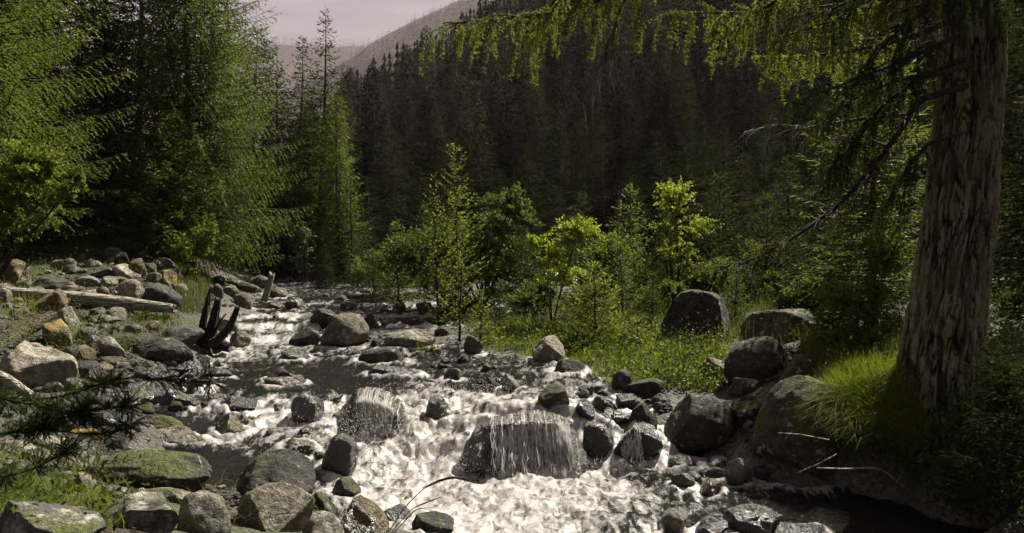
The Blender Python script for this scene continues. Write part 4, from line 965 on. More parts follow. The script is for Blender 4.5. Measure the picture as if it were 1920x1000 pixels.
tree('spruce_tree', 'dark spruce behind the glinting one', 1720, 16, 130, 1.9, group=RG, leafmat='spruce_dark', gap=.3, nb=7, tl=.17, tw=.045, sp=.1, droop=.45, power=.5)
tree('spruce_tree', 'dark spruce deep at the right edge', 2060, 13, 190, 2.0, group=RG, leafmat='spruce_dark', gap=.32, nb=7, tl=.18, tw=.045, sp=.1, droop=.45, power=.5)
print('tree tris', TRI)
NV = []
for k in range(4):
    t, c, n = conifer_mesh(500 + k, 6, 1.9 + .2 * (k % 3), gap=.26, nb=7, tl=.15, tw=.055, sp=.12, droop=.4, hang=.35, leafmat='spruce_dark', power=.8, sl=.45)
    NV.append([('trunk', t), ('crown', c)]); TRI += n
r2 = np.random.RandomState(3); SV = []
for k in range(4):
    t, c, n = conifer_mesh(520 + k, 1.6, .48, gap=.13, nb=7, tl=.06, tw=.026, sp=.04, **dict(SY, leafmat='spruce' if k < 3 else 'young')); SV.append([('trunk', t), ('crown', c)]); TRI += n
for k, (u, Y, h, w_) in enumerate([(690,27,3.6,'just right of the slender trees'),(730,26,2.8,'above the far gravel'),(790,27,3.8,'left of the tallest sapling'),(835,30,5.0,'behind the tallest sapling'),(935,27,3.6,'behind the dense green bush'),(985,31,4.8,'in the centre behind the dense bush'),(1040,28,3.2,'behind the yellow green bush'),(1085,33,5.6,'left of the dim broad one'),(1185,28,3.8,'right of the dim broad one'),(1235,31,5.2,'left of the bright leaved tree'),(1320,30,5.6,'peeping over the bright leaved tree'),(1400,28,3.9,'left of the pale green young one'),(1440,31,6.0,'behind the bare topped one'),(1530,24,3.6,'right of the pale green young one'),(1570,28,6.2,'behind the bent dead bough'),(1640,23,5.5,'deep behind the glinting one'),(590,33,4.8,'under the tallest pointed tree'),(700,36,6.0,'in shade beyond the leaning bright one'),(500,34,5,'filling the gap at the far bend'),(430,31,4.5,'above the vanishing water'),(800,36,6.5,'taller, beyond the shorter sapling'),(1000,38,7.0,'taller, in the centre of the slope foot'),(1260,37,7.5,'taller, above the bright leaved tree'),(1490,36,8.0,'taller, above the pale green young one'),(610,22,1.5,'lowest, by the far shore gravel'),(1000,20.5,2.0,'low, between the two centre bushes'),(1330,19,2.3,'low, above the big shaded boulder'),(1540,15,2.4,'low, above the broad sunlit topped boulder')]):
    s_ = h / 6
    plant_tree(NV[k % 4], 'spruce_tree', 'dark spruce ' + w_, float(X(u, Y)), Y, r2.rand() * 6, (s_ * 1.1, s_ * 1.1, s_), 'tree', 'dark spruces along the foot of the slope')

for k, (u, Y, h, w_) in enumerate([(700,18,1.3,'at the edge of the far gravel'),(745,17.5,1.9,'left of the dense green bush'),(935,14.2,.9,'behind the sunny grass, left end'),(985,16.5,1.8,'between the dense and the yellow green bush'),(1060,13.4,.8,'under the yellow green bush'),(1165,14.5,1.5,'just behind the bright one with the bare leader'),(1225,13.6,1.0,'left of the big shaded boulder'),(1250,17,2.0,'above the big shaded boulder'),(1330,16,1.7,'in the gap between the two large right bank boulders'),(1380,13.2,1.0,'rising between the two large right bank boulders'),(1440,15.5,2.1,'behind the sunlit topped boulder'),(1500,13,1.3,'right of the sunlit topped boulder'),(1560,10.5,1.0,'beside the shaded grass'),(1180,20,2.6,'in half shade beyond the yellow green bush'),(1350,20,2.8,'tallest of those right of the bright leaved tree'),(800,19.5,2.2,'far left, in the dense bush'),(670,22,1.6,'by the bend above the cascade')]):
    s_ = h / 1.6
    plant_tree(SV[(k * 3) % 4], 'spruce_sapling', 'young green spruce ' + w_, float(X(u, Y)), Y, r2.rand() * 6, (s_ * 1.05, s_ * 1.05, s_), 'tree', 'young spruces scattered behind the right bank')
tree('spruce_tree', 'dark spruce closing the gap beyond the right edge of the great trunk', 1950, 19, 60, 2.6, group=RG, leafmat='spruce_dark', gap=.34, nb=7, tl=.18, tw=.07, sp=.12, droop=.45, power=.5)
tree('spruce_tree', 'dark spruce far behind the great trunk', 1830, 23, -50, 2.6, group=RG, leafmat='spruce_dark', gap=.36, nb=7, tl=.2, tw=.08, sp=.13, droop=.45, power=.5)
tree('spruce_tree', 'low dark spruce between the great trunk and the right edge', 1925, 12.5, 330, 1.4, group=RG, leafmat='spruce', gap=.2, nb=8, tl=.12, tw=.045, sp=.07, droop=.4)
# forest on the slope: the nearer ones each a tree, the rest one wood
TRI0 = TRI; HV = []
for k in range(6):
    t, c, n = conifer_mesh(300 + k, 12, 2.4 + .25 * (k % 3), gap=.5, nb=7, tl=.34, tw=.14, sp=.24, droop=.4 + .08 * (k % 3), hang=.3, leafmat='far', power=.7 + .1 * (k % 2), sl=.45)
    HV.append([('trunk', t), ('crown', c)]); TRI += n
print('slope variants', TRI - TRI0)
rs = np.random.RandomState(11); cand = []
for _ in range(14000):
    u = rs.uniform(560, 2500); Y = math.exp(rs.uniform(math.log(36), math.log(150)))
    cand.append((u, Y))
cand.sort(key=lambda q: q[1]); pts = []; grid = {}
for u, Y in cand:
    x = float(X(u, Y)); d = 1.7 + Y * .022; kx, ky = int(x // 6), int(Y // 6)
    if any((x - a) ** 2 + (Y - b) ** 2 < d * d for i in (-1, 0, 1) for j in (-1, 0, 1) for a, b in grid.get((kx + i, ky + j), ())): continue
    grid.setdefault((kx, ky), []).append((x, Y)); pts.append((u, x, Y))
DIST = [(48, 'front row'), (64, 'second row'), (90, 'middle rows'), (999, 'upper rows')]
WHERE = [(640, 'beyond the slender spruces'), (780, 'right of the pointed spruce'), (900, 'behind the tallest sapling'), (1010, 'above the dense green bush'), (1120, 'above the bright yellow green bush'), (1230, 'left of the bright leaved tree'), (1330, 'above the bright leaved tree'), (1450, 'above the big shaded boulder'), (1600, 'behind the bent dead bough'), (9999, 'behind the great trunk')]
cnt = 0; stuff_pts = []; SLOPE = []
for u, x, Y in pts:
    if cnt >= 270 or u > 1750: stuff_pts.append((x, Y)); continue
    dn = [n for q, n in DIST if Y < q][0]; wn = [n for q, n in WHERE if u < q][0]
    sc = rs.uniform(.7, 1.25) * min(1.0, .32 + .0055 * Y)
    cnt += 1
    SLOPE.append((dn, wn, u, plant_tree(HV[rs.randint(6)], 'conifer', 'x', x, Y, rs.rand() * 6.3, (sc * rs.uniform(1.0, 1.3), sc * rs.uniform(1.0, 1.3), sc), 'tree', 'conifers on the dark slope')))
ORD = ['', 'second', 'third', 'fourth', 'fifth', 'sixth', 'seventh', 'eighth', 'ninth', 'tenth', 'eleventh', 'twelfth', 'thirteenth', 'fourteenth', 'fifteenth', 'sixteenth', 'seventeenth', 'eighteenth', 'nineteenth', 'twentieth']
for key in {(a, b) for a, b, *_ in SLOPE}:
    mem = sorted([(u, o) for a, b, u, o in SLOPE if (a, b) == key], key=lambda q: q[0])
    for i, (u, o) in enumerate(mem):
        j = min(i, len(mem) - 1 - i); sd_ = 'left' if i <= len(mem) - 1 - i else 'right'
        w_ = (f'{sd_}most' if j == 0 else f'{ORD[j]} from {sd_}')
        o['label'] = f'{w_} conifer, slope {key[0]}, {key[1]}' if len(mem) > 1 else f'lone conifer, slope {key[0]}, {key[1]}'
def lowtree(r_, whorls, nb):
    V, F = [], []; n = 0
    for i in range(whorls):
        f = (i + .5) / whorls; Lb = .21 * (1 - f) ** .75 + .012; z = f
        for k in range(nb):
            a = r_.rand() * 6.3; L_ = Lb * r_.uniform(.65, 1.2); c, s = math.cos(a), math.sin(a); w = Lb * .34
            V += [(0, 0, z + .03), (L_ * .55 * c - w * s, L_ * .55 * s + w * c, z - .03), (L_ * c, L_ * s, z - .06 - .02 * r_.rand()), (L_ * .55 * c + w * s, L_ * .55 * s - w * c, z - .035)]
            F.append((n, n + 1, n + 2, n + 3)); n += 4
    V += [(.01, 0, .8), (-.006, .01, .8), (-.006, -.01, .8), (0, 0, 1.03)]; F.append((n, n + 1, n + 2, n + 3))
    return np.array(V), np.array(F)
def wood(name, label, pts, zf, hts, whorls, nb, mat, seed=1):
    r_ = np.random.RandomState(seed); var = [lowtree(r_, whorls, nb) for _ in range(8)]; g = Geo()
    for (x, y) in pts:
        V, F = var[r_.randint(8)]; h = r_.uniform(*hts) * (min(1, .3 + .006 * y) if y < 500 else 1); a = r_.rand() * 6.3; c, s = math.cos(a), math.sin(a); ww = h * r_.uniform(.8, 1.2)
        g.add(np.c_[(V[:, 0] * c - V[:, 1] * s) * ww + x, (V[:, 0] * s + V[:, 1] * c) * ww + y, V[:, 2] * h + float(zf(x, y)) - .3], F)
    print(name, g.tris())
    return tag(obj(name, g.mesh(name, [mat])), label, kind='stuff')
for _ in range(2600):
    u = rs.uniform(520, 2300); Y = math.exp(rs.uniform(math.log(120), math.log(480))); stuff_pts.append((float(X(u, Y)), Y))
stuff_pts = [(x, y) for x, y in stuff_pts if x / y * FX + UC > 300 + 0]
ridge_pts = []
for _ in range(420):     # the crest of the slope where single tops stand out
    u = rs.uniform(600, 1050); Y = float(np.interp(u, CU, CY)) - rs.uniform(0, 25); ridge_pts.append((float(X(u, Y)), Y))
wood('slope_forest', 'dark forest covering the upper slope', stuff_pts + ridge_pts, G, (8, 14), 11, 6, M['far'])
mp_ = []
for _ in range(5200):
    u = rs.uniform(420, 1050); Y = rs.uniform(600, 1330); mp_.append((float(X(u, Y)), Y))
MFAR = leaf_mat('mountain_conifers', (.008, .008, .007), (.024, .022, .018), .05, spec=0)
wood('mountain_forest', 'sparse hazy forest on the mountain shoulder', mp_, lambda x, y: mount_z(np.array([x]), np.array([y]))[0], (10, 18), 4, 4, MFAR, 5)
fr_ = []
for _ in range(2200):
    u = rs.uniform(380, 760); Y = rs.uniform(2300, 2520); fr_.append((float(X(u, Y)), Y))
def ridge_z(x, y):
    u = x / y * FX + UC; rv = np.interp(u, [-2500, 0, 300, 480, 530, 560, 590, 630, 660, 700, 900, 3500], [60, 70, 78, 84, 80, 86, 82, 87, 84, 90, 120, 160])
    s = min(max((y - 1700) / 800, 0), 1.5); k = (VH - rv) / FX * 2500; return -20 + (k + 22) * (s if s < 1 else 2 - s)
wood('ridge_forest', 'tiny trees along the crest of the far ridge', fr_, ridge_z, (14, 26), 2, 4, MFAR, 6)

# ------------------------------------------------------------------ the great larch at the right
lt = bpy.data.objects.new('larch_tree', None); COL.objects.link(lt)
base = at(1765, 815, 7.35); lt.location = base
tag(lt, 'great old larch with thick furrowed bark at the right', 'tree')
pth = [(1756, 850, 7.35, .46), (1758, 790, 7.35, .41), (1764, 700, 7.35, .38), (1780, 550, 7.35, .345), (1798, 400, 7.35, .325), (1812, 200, 7.35, .302), (1824, 0, 7.35, .285), (1830, -400, 7.35, .27), (1835, -1200, 7.35, .20), (1838, -2300, 7.35, .05)]
C0 = np.array([list(at(u, v, Y)) + [r] for u, v, Y, r in pth])
zz = np.r_[np.linspace(C0[0, 2], C0[6, 2] + .4, 420), np.linspace(C0[6, 2] + .45, C0[-1, 2], 60)]
na = 260; a = np.linspace(0, 2 * PI, na, endpoint=False); ZZ, AA = np.meshgrid(zz, a, indexing='ij')
cx, cyy, cr_ = (np.interp(ZZ, C0[:, 2], C0[:, q]) for q in (0, 1, 3))
w = .12 * np.sin(ZZ * 1.3); q = np.c_[(np.cos(AA + w) * 6.5).ravel(), (np.sin(AA + w) * 6.5).ravel(), (ZZ * 1.25).ravel()]
q[:, 0] += .5 * fbm(q * .8, 71, 2); r1 = fbm(q * 1.0, 72, 3, True).reshape(ZZ.shape); r2 = fbm(q * 3.1, 73, 3).reshape(ZZ.shape)
qa = np.c_[(np.cos(AA + w) * 7.5).ravel(), (np.sin(AA + w) * 7.5).ravel(), (ZZ * 3.0).ravel()]; qa[:, 0] += .7 * fbm(qa * 1.1, 75, 3); qa[:, 1] += .7 * fbm(qa * 1.1, 76, 3)
g1 = np.exp(-(noise3(qa, 81) / .20) ** 2); g2 = np.exp(-(noise3(qa * 1.9 + 5, 82) / .2) ** 2); g3 = np.exp(-(noise3(qa * np.array([2.2, 2.2, 5.5]) + 9, 83) / .16) ** 2)
fur = np.clip(np.maximum(g1, .7 * g2) + .25 * g3, 0, 1.2).reshape(ZZ.shape)
zb = ZZ - C0[0, 2]; but = np.exp(-zb / .35) * .06 * (np.sin(AA * 5 + 1) + .6 * np.sin(AA * 3))
R = cr_ * (.955 - .10 * fur + .035 * r2) + but + .02 * np.sin(AA * 3 + ZZ * .7)
V = np.c_[(cx + R * np.cos(AA)).ravel(), (cyy + R * np.sin(AA)).ravel(), ZZ.ravel()] - np.array(base)
i = np.arange(len(zz) - 1)[:, None] * na; j = np.arange(na)[None]; j2 = (j + 1) % na
F = np.stack([i + j, i + j2, i + na + j2, i + na + j], -1).reshape(-1, 4)
def trunk_mat():
    m, t, N = node_mat('furrowed_bark'); tc = N('ShaderNodeTexCoord').outputs['Object']; f = N('ShaderNodeAttribute', _attribute_name='furrow').outputs['Fac']
    n2 = N('ShaderNodeTexNoise', Vector=tc, Scale=38, Detail=5, Roughness=.7).outputs['Fac']; n3 = N('ShaderNodeTexNoise', Vector=N('ShaderNodeMapping', Vector=tc, Scale=(1, 1, .3)).outputs[0], Scale=9, Detail=5).outputs['Fac']
    col = mixc(N, ramp(N, f, [(.30, 0), (.85, 1)]), (.016, .015, .009), (.19, .185, .12)); col = mixc(N, 1, col, ramp(N, n2, [(.3, .55), (.7, 1.3)]), 'MULTIPLY')
    col = mixc(N, ramp(N, n3, [(.45, 0), (.65, .8)]), col, mixc(N, n2, (.035, .04, .018), (.14, .15, .07)))
    b1 = N('ShaderNodeBump', Strength=.9, Distance=.02, Height=n3); b2 = N('ShaderNodeBump', Strength=.8, Distance=.008, Height=n2, Normal=b1.outputs[0])
    b = N('ShaderNodeBsdfPrincipled', Base_Color=col, Roughness=.9, Normal=b2.outputs[0]); b.inputs['Specular IOR Level'].default_value = .15
    t.links.new(b.outputs[0], N('ShaderNodeOutputMaterial').inputs['Surface']); return m
obj('trunk', mesh('trunk', V, F, trunk_mat(), smooth=True, attrs={'furrow': 1 - fur.ravel() / 1.2}), lt)
def curve(pts, n):
    P = np.array(pts, float); d = np.r_[0, np.cumsum(np.linalg.norm(np.diff(P[:, :3], axis=0), axis=1))]; s = np.linspace(0, d[-1], n)
    Q = np.stack([np.interp(s, d, P[:, k]) for k in range(P.shape[1])], 1); K = max(1, n // (2 * len(P)))
    for _ in range(K): Q[1:-1] = (Q[:-2] + 2 * Q[1:-1] + Q[2:]) / 4
    return Q
def bough(parent, origin, pts, seed, side_n, side_len, hang, frm=.3, needles=True, r0=.03, clus=.022, ln=.030, lw=.0055, name='bough', dens=1.0, hn=1.0, wood=None, mat='larch'):
    """one bough: a curved limb, side shoots, hanging twigs and tufts of needles"""
    r_ = np.random.RandomState(seed); Pw = curve([list(at(u, v, Y)) for u, v, Y in pts], 40); Pw += .012 * np.c_[fbm(Pw * 4, seed, 2), fbm(Pw * 4 + 9, seed, 2), fbm(Pw * 4 + 5, seed, 2)]
    g = Geo(); t = np.linspace(0, 1, 40); g.tube(Pw, r0 * (1 - .86 * t), 6, 0); TW = []
    T = unit(np.gradient(Pw, axis=0))
    for k in range(side_n):
        s = frm + (1 - frm) * (k + r_.rand()) / side_n; i = min(39, int(s * 39)); b = Pw[i]; d = T[i]; sd_ = np.array([-d[1], d[0], 0]) * (1 if k % 2 else -1)
        D = unit(d * r_.uniform(.3, .9) + sd_ * r_.uniform(.3, 1) + np.array([0, 0, r_.uniform(-.15, .35)])); L_ = side_len * r_.uniform(.45, 1.1) * (1 - .55 * max(0, s - .5))
        n = 9; tt = np.linspace(0, 1, n); Q = b + D * (L_ * tt)[:, None] + np.c_[0 * tt, 0 * tt, -L_ * .38 * tt ** 2] + .015 * np.cumsum(r_.normal(size=(n, 3)) * .5, 0)
        g.tube(Q, (.010 * (L_ / .8) + .002) * (1 - .75 * tt), 4, 0); TW.append((Q, .6))
        nh = int(L_ / .065 * hn)
        for q in range(nh):
            i2 = r_.randint(1, n); b2 = Q[i2]; hl = hang * r_.uniform(.2, 1.0) ** 1.1; m = 6; t2 = np.linspace(0, 1, m)
            d2 = unit(D * .6 + r_.normal(size=3) * .5); H = b2 + d2 * (hl * .35 * t2)[:, None] + np.c_[0 * t2, 0 * t2, -hl * (t2 ** 1.4)] + np.cumsum(r_.normal(size=(m, 3)) * .004, 0)
            g.tube(H, .0032 * (1 - .6 * t2), 3, 0); TW.append((H, 1))
    TW.append((Pw[26:], .4))
    obj_p = obj(name, None, parent) if False else None
    o = obj(name, g.mesh(name, [M[wood or 'twig']]), parent); o.location = -Vector(origin)
    if needles:
        g = Geo(); B = []; A = []
        for Q, k in TW:
            d = np.r_[0, np.cumsum(np.linalg.norm(np.diff(Q, axis=0), axis=1))]; n = int(d[-1] / clus * dens * k); 
            if n < 1: continue
            s = (np.arange(n) + r_.rand(n)) / n * d[-1]; B.append(np.stack([np.interp(s, d, Q[:, c]) for c in range(3)], 1)); A.append(np.repeat(unit(Q[-1:] - Q[:1]), n, 0))
        B = np.concatenate(B); A = np.concatenate(A); k = 7; B = np.repeat(B, k, 0); A = np.repeat(A, k, 0); D = unit(r_.normal(size=B.shape) + A * .35)
        g.diamonds(B, D, r_.normal(size=B.shape), ln * r_.uniform(.6, 1.2, len(B)), lw, 0)
        n_ = obj('needles', g.mesh('needles', [M[mat]]), o)
    return o
B = lambda pts, seed, *a, **k: bough(lt, base, pts, seed, *a, **k)
B([(1826,-520,7.3),(1560,-420,6.9),(1330,-170,6.4),(1190,-30,6.1),(1090,18,6.0),(960,34,6.0),(832,46,6.05)], 1, 40, .62, .30, frm=.45, r0=.055, hn=1.0)
B([(1826,-560,7.3),(1500,-420,6.7),(1240,-190,6.2),(1130,-70,6.0),(1040,0,5.9),(985,50,5.9)], 21, 26, .60, .36, frm=.55, r0=.05)
B([(1190,-30,6.1),(1160,20,6.0),(1150,70,6.0),(1130,100,6.0)], 22, 10, .40, .30, frm=.3, r0=.016, needles=False, wood='deadtwig')
B([(1826,-300,7.2),(1650,-170,6.8),(1500,-30,6.4),(1420,28,6.3),(1330,22,6.3),(1255,30,6.3)], 2, 30, .55, .30, frm=.45, r0=.045)
B([(1826,-330,7.2),(1620,-190,6.6),(1500,-60,6.3),(1430,0,6.2),(1370,40,6.2)], 23, 16, .5, .3, frm=.5, r0=.04)
B([(1822,20,7.1),(1740,60,6.9),(1620,92,6.8),(1540,102,6.8),(1445,112,6.8)], 3, 26, .42, .22, frm=.3, r0=.035)
B([(1824,-180,7.2),(1700,-60,6.8),(1600,0,6.6),(1530,30,6.5)], 4, 30, .7, .30, frm=.15, r0=.04, mat='spruce')
B([(1824,-100,7.1),(1740,10,6.6),(1680,60,6.4),(1630,110,6.4)], 5, 26, .6, .30, frm=.2, r0=.04, mat='spruce')
B([(1826,-60,7.1),(1890,-10,6.8),(1990,20,6.6)], 6, 22, .6, .3, frm=.2, r0=.035, mat='spruce')
B([(1815,120,7.0),(1760,140,6.8),(1680,150,6.8),(1590,190,6.9),(1530,230,7.0)], 7, 22, .45, .2, frm=.3, r0=.03, mat='spruce')
B([(1812,160,7.1),(1715,190,7.0),(1690,240,7.0),(1628,325,7.1),(1572,385,7.2),(1500,440,7.2),(1420,485,7.2),(1350,505,7.2)], 8, 60, .42, .20, frm=.15, r0=.036, needles=False, wood='twig')
B([(1808,110,7.0),(1720,150,6.9),(1650,200,6.9),(1600,270,7.0),(1540,330,7.0)], 31, 34, .5, .26, frm=.2, r0=.028, mat='spruce')
B([(1812,60,7.0),(1700,110,6.7),(1600,150,6.6),(1500,190,6.6)], 32, 26, .5, .22, frm=.15, r0=.03, mat='spruce')
B([(1812,-60,7.0),(1700,-10,6.5),(1560,40,6.3),(1460,70,6.2)], 33, 22, .5, .24, frm=.3, r0=.03, mat='larch')
B([(1805,250,7.0),(1740,270,6.9),(1690,330,6.9),(1655,400,7.0)], 34, 20, .4, .25, frm=.2, r0=.02, mat='spruce')
B([(1480,452,7.2),(1430,462,7.2),(1400,448,7.2)], 9, 9, .26, .12, frm=.1, r0=.012, mat='larch', ln=.024)
B([(1400,492,7.2),(1350,502,7.2),(1290,494,7.2)], 10, 12, .26, .12, frm=.1, r0=.012, mat='larch', ln=.024)
B([(1700,215,7.0),(1600,225,7.0),(1520,240,7.0),(1450,232,7.0),(1400,250,7.0)], 11, 22, .38, .12, frm=.2, r0=.02, needles=False, wood='deadtwig')
B([(1660,275,7.1),(1600,250,7.1),(1560,262,7.1)], 12, 10, .28, .10, frm=.2, r0=.014, needles=False, wood='deadtwig')
B([(1590,360,7.2),(1560,345,7.2),(1500,370,7.2)], 13, 8, .25, .08, frm=.2, r0=.012, needles=False, wood='deadtwig')

# ------------------------------------------------------------------ leafy shrubs
def shrub(name, label, bu, Y, lobes, leaf, mat, seed, twigs=60, per=22, bv=None, stem=.016, cat='shrub', group=None, wood='twig', asp=.5, spread=.10, nst=6):
    """stems rise from one base towards points in a few leafy lobes (u, v, half width, half height, share)"""
    r_ = np.random.RandomState(seed); x = float(X(bu, Y)); z = float(G(x, Y)) if bv is None else float(Z(bv, Y)); o_ = np.array([x, Y, z - .03])
    e = bpy.data.objects.new(name, None); COL.objects.link(e); e.location = o_; tag(e, label, cat, group)
    gs, gl = Geo(), Geo(); sm = sum(l[4] for l in lobes); P0 = []; DD = []; stems = []
    for k in range(nst):
        l = lobes[k % len(lobes)]; c = np.array(at(l[0] + r_.uniform(-.4, .4) * l[2], l[1] + l[3] * .3, Y)) - o_; c[1] += r_.normal() * .15 * l[2] / FX * Y
        Q = curve([[0, 0, 0], list(c * [.35, .35, .45] + r_.normal(size=3) * .05), list(c)], 12); gs.tube(Q, stem * (1 - .7 * np.linspace(0, 1, 12)), 5); stems.append(Q)
    for l in lobes:
        n = int(twigs * l[4] / sm); cen = np.array(at(l[0], l[1], Y)) - o_
        for _ in range(n):
            d = unit(r_.normal(size=3)) * r_.rand() ** .4; tp = cen + d * np.array([l[2] / FX * Y, l[2] / FX * Y * .8, l[3] / FX * Y])
            S = stems[r_.randint(len(stems))]; i = 4 + r_.randint(8); best = S[i]
            for S2 in stems:
                dd = np.linalg.norm(S2[4:] - tp, axis=1); q = dd.argmin()
                if dd[q] < np.linalg.norm(best - tp): best = S2[4 + q]
            mid = (best + tp) / 2 + np.array([0, 0, .08 * np.linalg.norm(tp - best)]); Q = curve([list(best), list(mid), list(tp)], 8)
            gs.tube(Q, .25 * stem * (1 - .7 * np.linspace(0, 1, 8)), 3)
            u_ = r_.uniform(.35, 1, per); idx = u_ * 7; i0 = np.clip(idx.astype(int), 0, 6); fr = (idx - i0)[:, None]; b = Q[i0] * (1 - fr) + Q[i0 + 1] * fr
            P0.append(b + r_.normal(size=(per, 3)) * spread * leaf * 6 / 1.0 * .35); DD.append(unit(unit(tp - best) * .6 + r_.normal(size=(per, 3)) * .8))
    P0 = np.concatenate(P0); DD = np.concatenate(DD)
    gl.diamonds(P0, DD, unit(r_.normal(size=P0.shape) * .8 + [0, -.2, .6]), leaf * r_.uniform(.6, 1.25, len(P0)), leaf * asp * r_.uniform(.8, 1.2, len(P0)))
    obj('stems', gs.mesh('stems', [M[wood]]), e); obj('leaves', gl.mesh('leaves', [M[mat]]), e); return e
shrub('leafy_bush', 'dense green bush behind the saplings in the centre', 905, 17, [(930,440,95,85,2.2),(965,372,34,34,.5),(850,455,75,60,1.5),(770,475,70,55,1.7),(900,525,130,60,2.4)], .07, 'leaf_mid', 1, 1050, 22, stem=.03, nst=16)
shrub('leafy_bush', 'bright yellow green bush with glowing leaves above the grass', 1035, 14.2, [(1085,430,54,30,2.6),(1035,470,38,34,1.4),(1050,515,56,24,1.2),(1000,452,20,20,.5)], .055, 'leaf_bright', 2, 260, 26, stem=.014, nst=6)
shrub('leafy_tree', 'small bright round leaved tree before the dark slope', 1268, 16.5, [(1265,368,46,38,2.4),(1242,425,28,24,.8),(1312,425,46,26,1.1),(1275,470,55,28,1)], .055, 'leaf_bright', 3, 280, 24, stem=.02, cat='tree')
shrub('willow_bush', 'small pale silvery bush at the far bend of the stream', 576, 24, [(563,440,30,20,1.2),(562,482,33,30,1)], .085, 'willow', 4, 90, 12, stem=.02, nst=5, wood='deadtwig')
shrub('leafy_bush', 'dim bush right of the bright yellow green one', 1160, 18, [(1150,485,70,60,2),(1190,540,80,40,1)], .08, 'leaf_mid', 5, 400, 24, nst=8)
shrub('leafy_bush', 'sunlit leafy bush reaching in from the left edge', -60, 10.2, [(50,300,80,45,1.6),(60,350,100,50,1.6),(30,410,100,40,1.2),(140,330,30,25,.3)], .055, 'leaf', 6, 420, 20, stem=.02, nst=8)
shrub('leafy_bush', 'light green bush on the rubble at the foot of the left trees', 368, 16.5, [(352,535,32,36,1),(385,440,26,48,1),(345,460,40,30,.8)], .07, 'leaf', 7, 190, 18, nst=6)
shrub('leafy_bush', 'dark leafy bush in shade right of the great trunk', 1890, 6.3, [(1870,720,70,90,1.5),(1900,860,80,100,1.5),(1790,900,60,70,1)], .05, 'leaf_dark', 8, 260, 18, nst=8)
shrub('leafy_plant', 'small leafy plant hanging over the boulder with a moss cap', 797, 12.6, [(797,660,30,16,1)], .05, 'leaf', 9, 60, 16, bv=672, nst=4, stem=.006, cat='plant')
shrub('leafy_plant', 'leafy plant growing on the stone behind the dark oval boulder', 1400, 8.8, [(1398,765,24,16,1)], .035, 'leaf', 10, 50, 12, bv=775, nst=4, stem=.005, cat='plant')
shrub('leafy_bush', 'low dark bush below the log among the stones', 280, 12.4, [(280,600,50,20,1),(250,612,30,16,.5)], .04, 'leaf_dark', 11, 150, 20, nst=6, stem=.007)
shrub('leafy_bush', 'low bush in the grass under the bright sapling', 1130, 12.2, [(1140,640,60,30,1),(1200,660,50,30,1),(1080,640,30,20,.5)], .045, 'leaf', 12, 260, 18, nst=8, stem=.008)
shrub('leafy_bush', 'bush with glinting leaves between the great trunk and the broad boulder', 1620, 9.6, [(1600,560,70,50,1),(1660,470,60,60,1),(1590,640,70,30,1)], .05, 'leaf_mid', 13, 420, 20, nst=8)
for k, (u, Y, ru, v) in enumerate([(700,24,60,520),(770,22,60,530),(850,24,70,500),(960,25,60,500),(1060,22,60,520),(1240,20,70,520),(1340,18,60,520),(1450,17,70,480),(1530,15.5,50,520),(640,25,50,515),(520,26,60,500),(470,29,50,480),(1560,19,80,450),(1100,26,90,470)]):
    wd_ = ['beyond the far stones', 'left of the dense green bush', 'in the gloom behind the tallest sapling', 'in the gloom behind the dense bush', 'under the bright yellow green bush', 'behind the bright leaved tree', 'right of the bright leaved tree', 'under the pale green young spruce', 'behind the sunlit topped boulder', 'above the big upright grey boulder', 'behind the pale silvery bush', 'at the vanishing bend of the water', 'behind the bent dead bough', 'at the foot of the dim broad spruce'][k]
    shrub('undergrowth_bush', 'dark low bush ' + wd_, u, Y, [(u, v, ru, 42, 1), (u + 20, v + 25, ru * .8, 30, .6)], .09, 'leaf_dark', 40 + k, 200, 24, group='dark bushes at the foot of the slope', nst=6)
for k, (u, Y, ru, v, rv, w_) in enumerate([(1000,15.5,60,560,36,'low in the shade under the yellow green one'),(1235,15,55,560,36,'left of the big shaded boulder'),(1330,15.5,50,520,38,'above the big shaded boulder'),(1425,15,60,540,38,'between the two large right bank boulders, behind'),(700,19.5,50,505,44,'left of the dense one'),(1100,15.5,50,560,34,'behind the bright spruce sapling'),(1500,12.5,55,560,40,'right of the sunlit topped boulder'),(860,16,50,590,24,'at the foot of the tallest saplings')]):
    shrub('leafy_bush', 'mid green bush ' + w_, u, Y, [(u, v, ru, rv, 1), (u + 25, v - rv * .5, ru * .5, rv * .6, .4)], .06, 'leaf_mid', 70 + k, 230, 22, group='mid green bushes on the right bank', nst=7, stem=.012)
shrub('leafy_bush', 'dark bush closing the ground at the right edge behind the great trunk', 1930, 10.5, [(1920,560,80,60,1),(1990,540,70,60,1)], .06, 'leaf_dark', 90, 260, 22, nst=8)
tree('dead_shrub', 'grey dead twiggy shrub above the yellow green bush', 1160, 17.5, 352, .28, gap=.12, nb=4, tl=.02, tw=.004, sp=.2, up=.9, droop=.0, tip=.4, matname='deadtwig', leafmat='straw', trunk_r=.02, keep=.6)

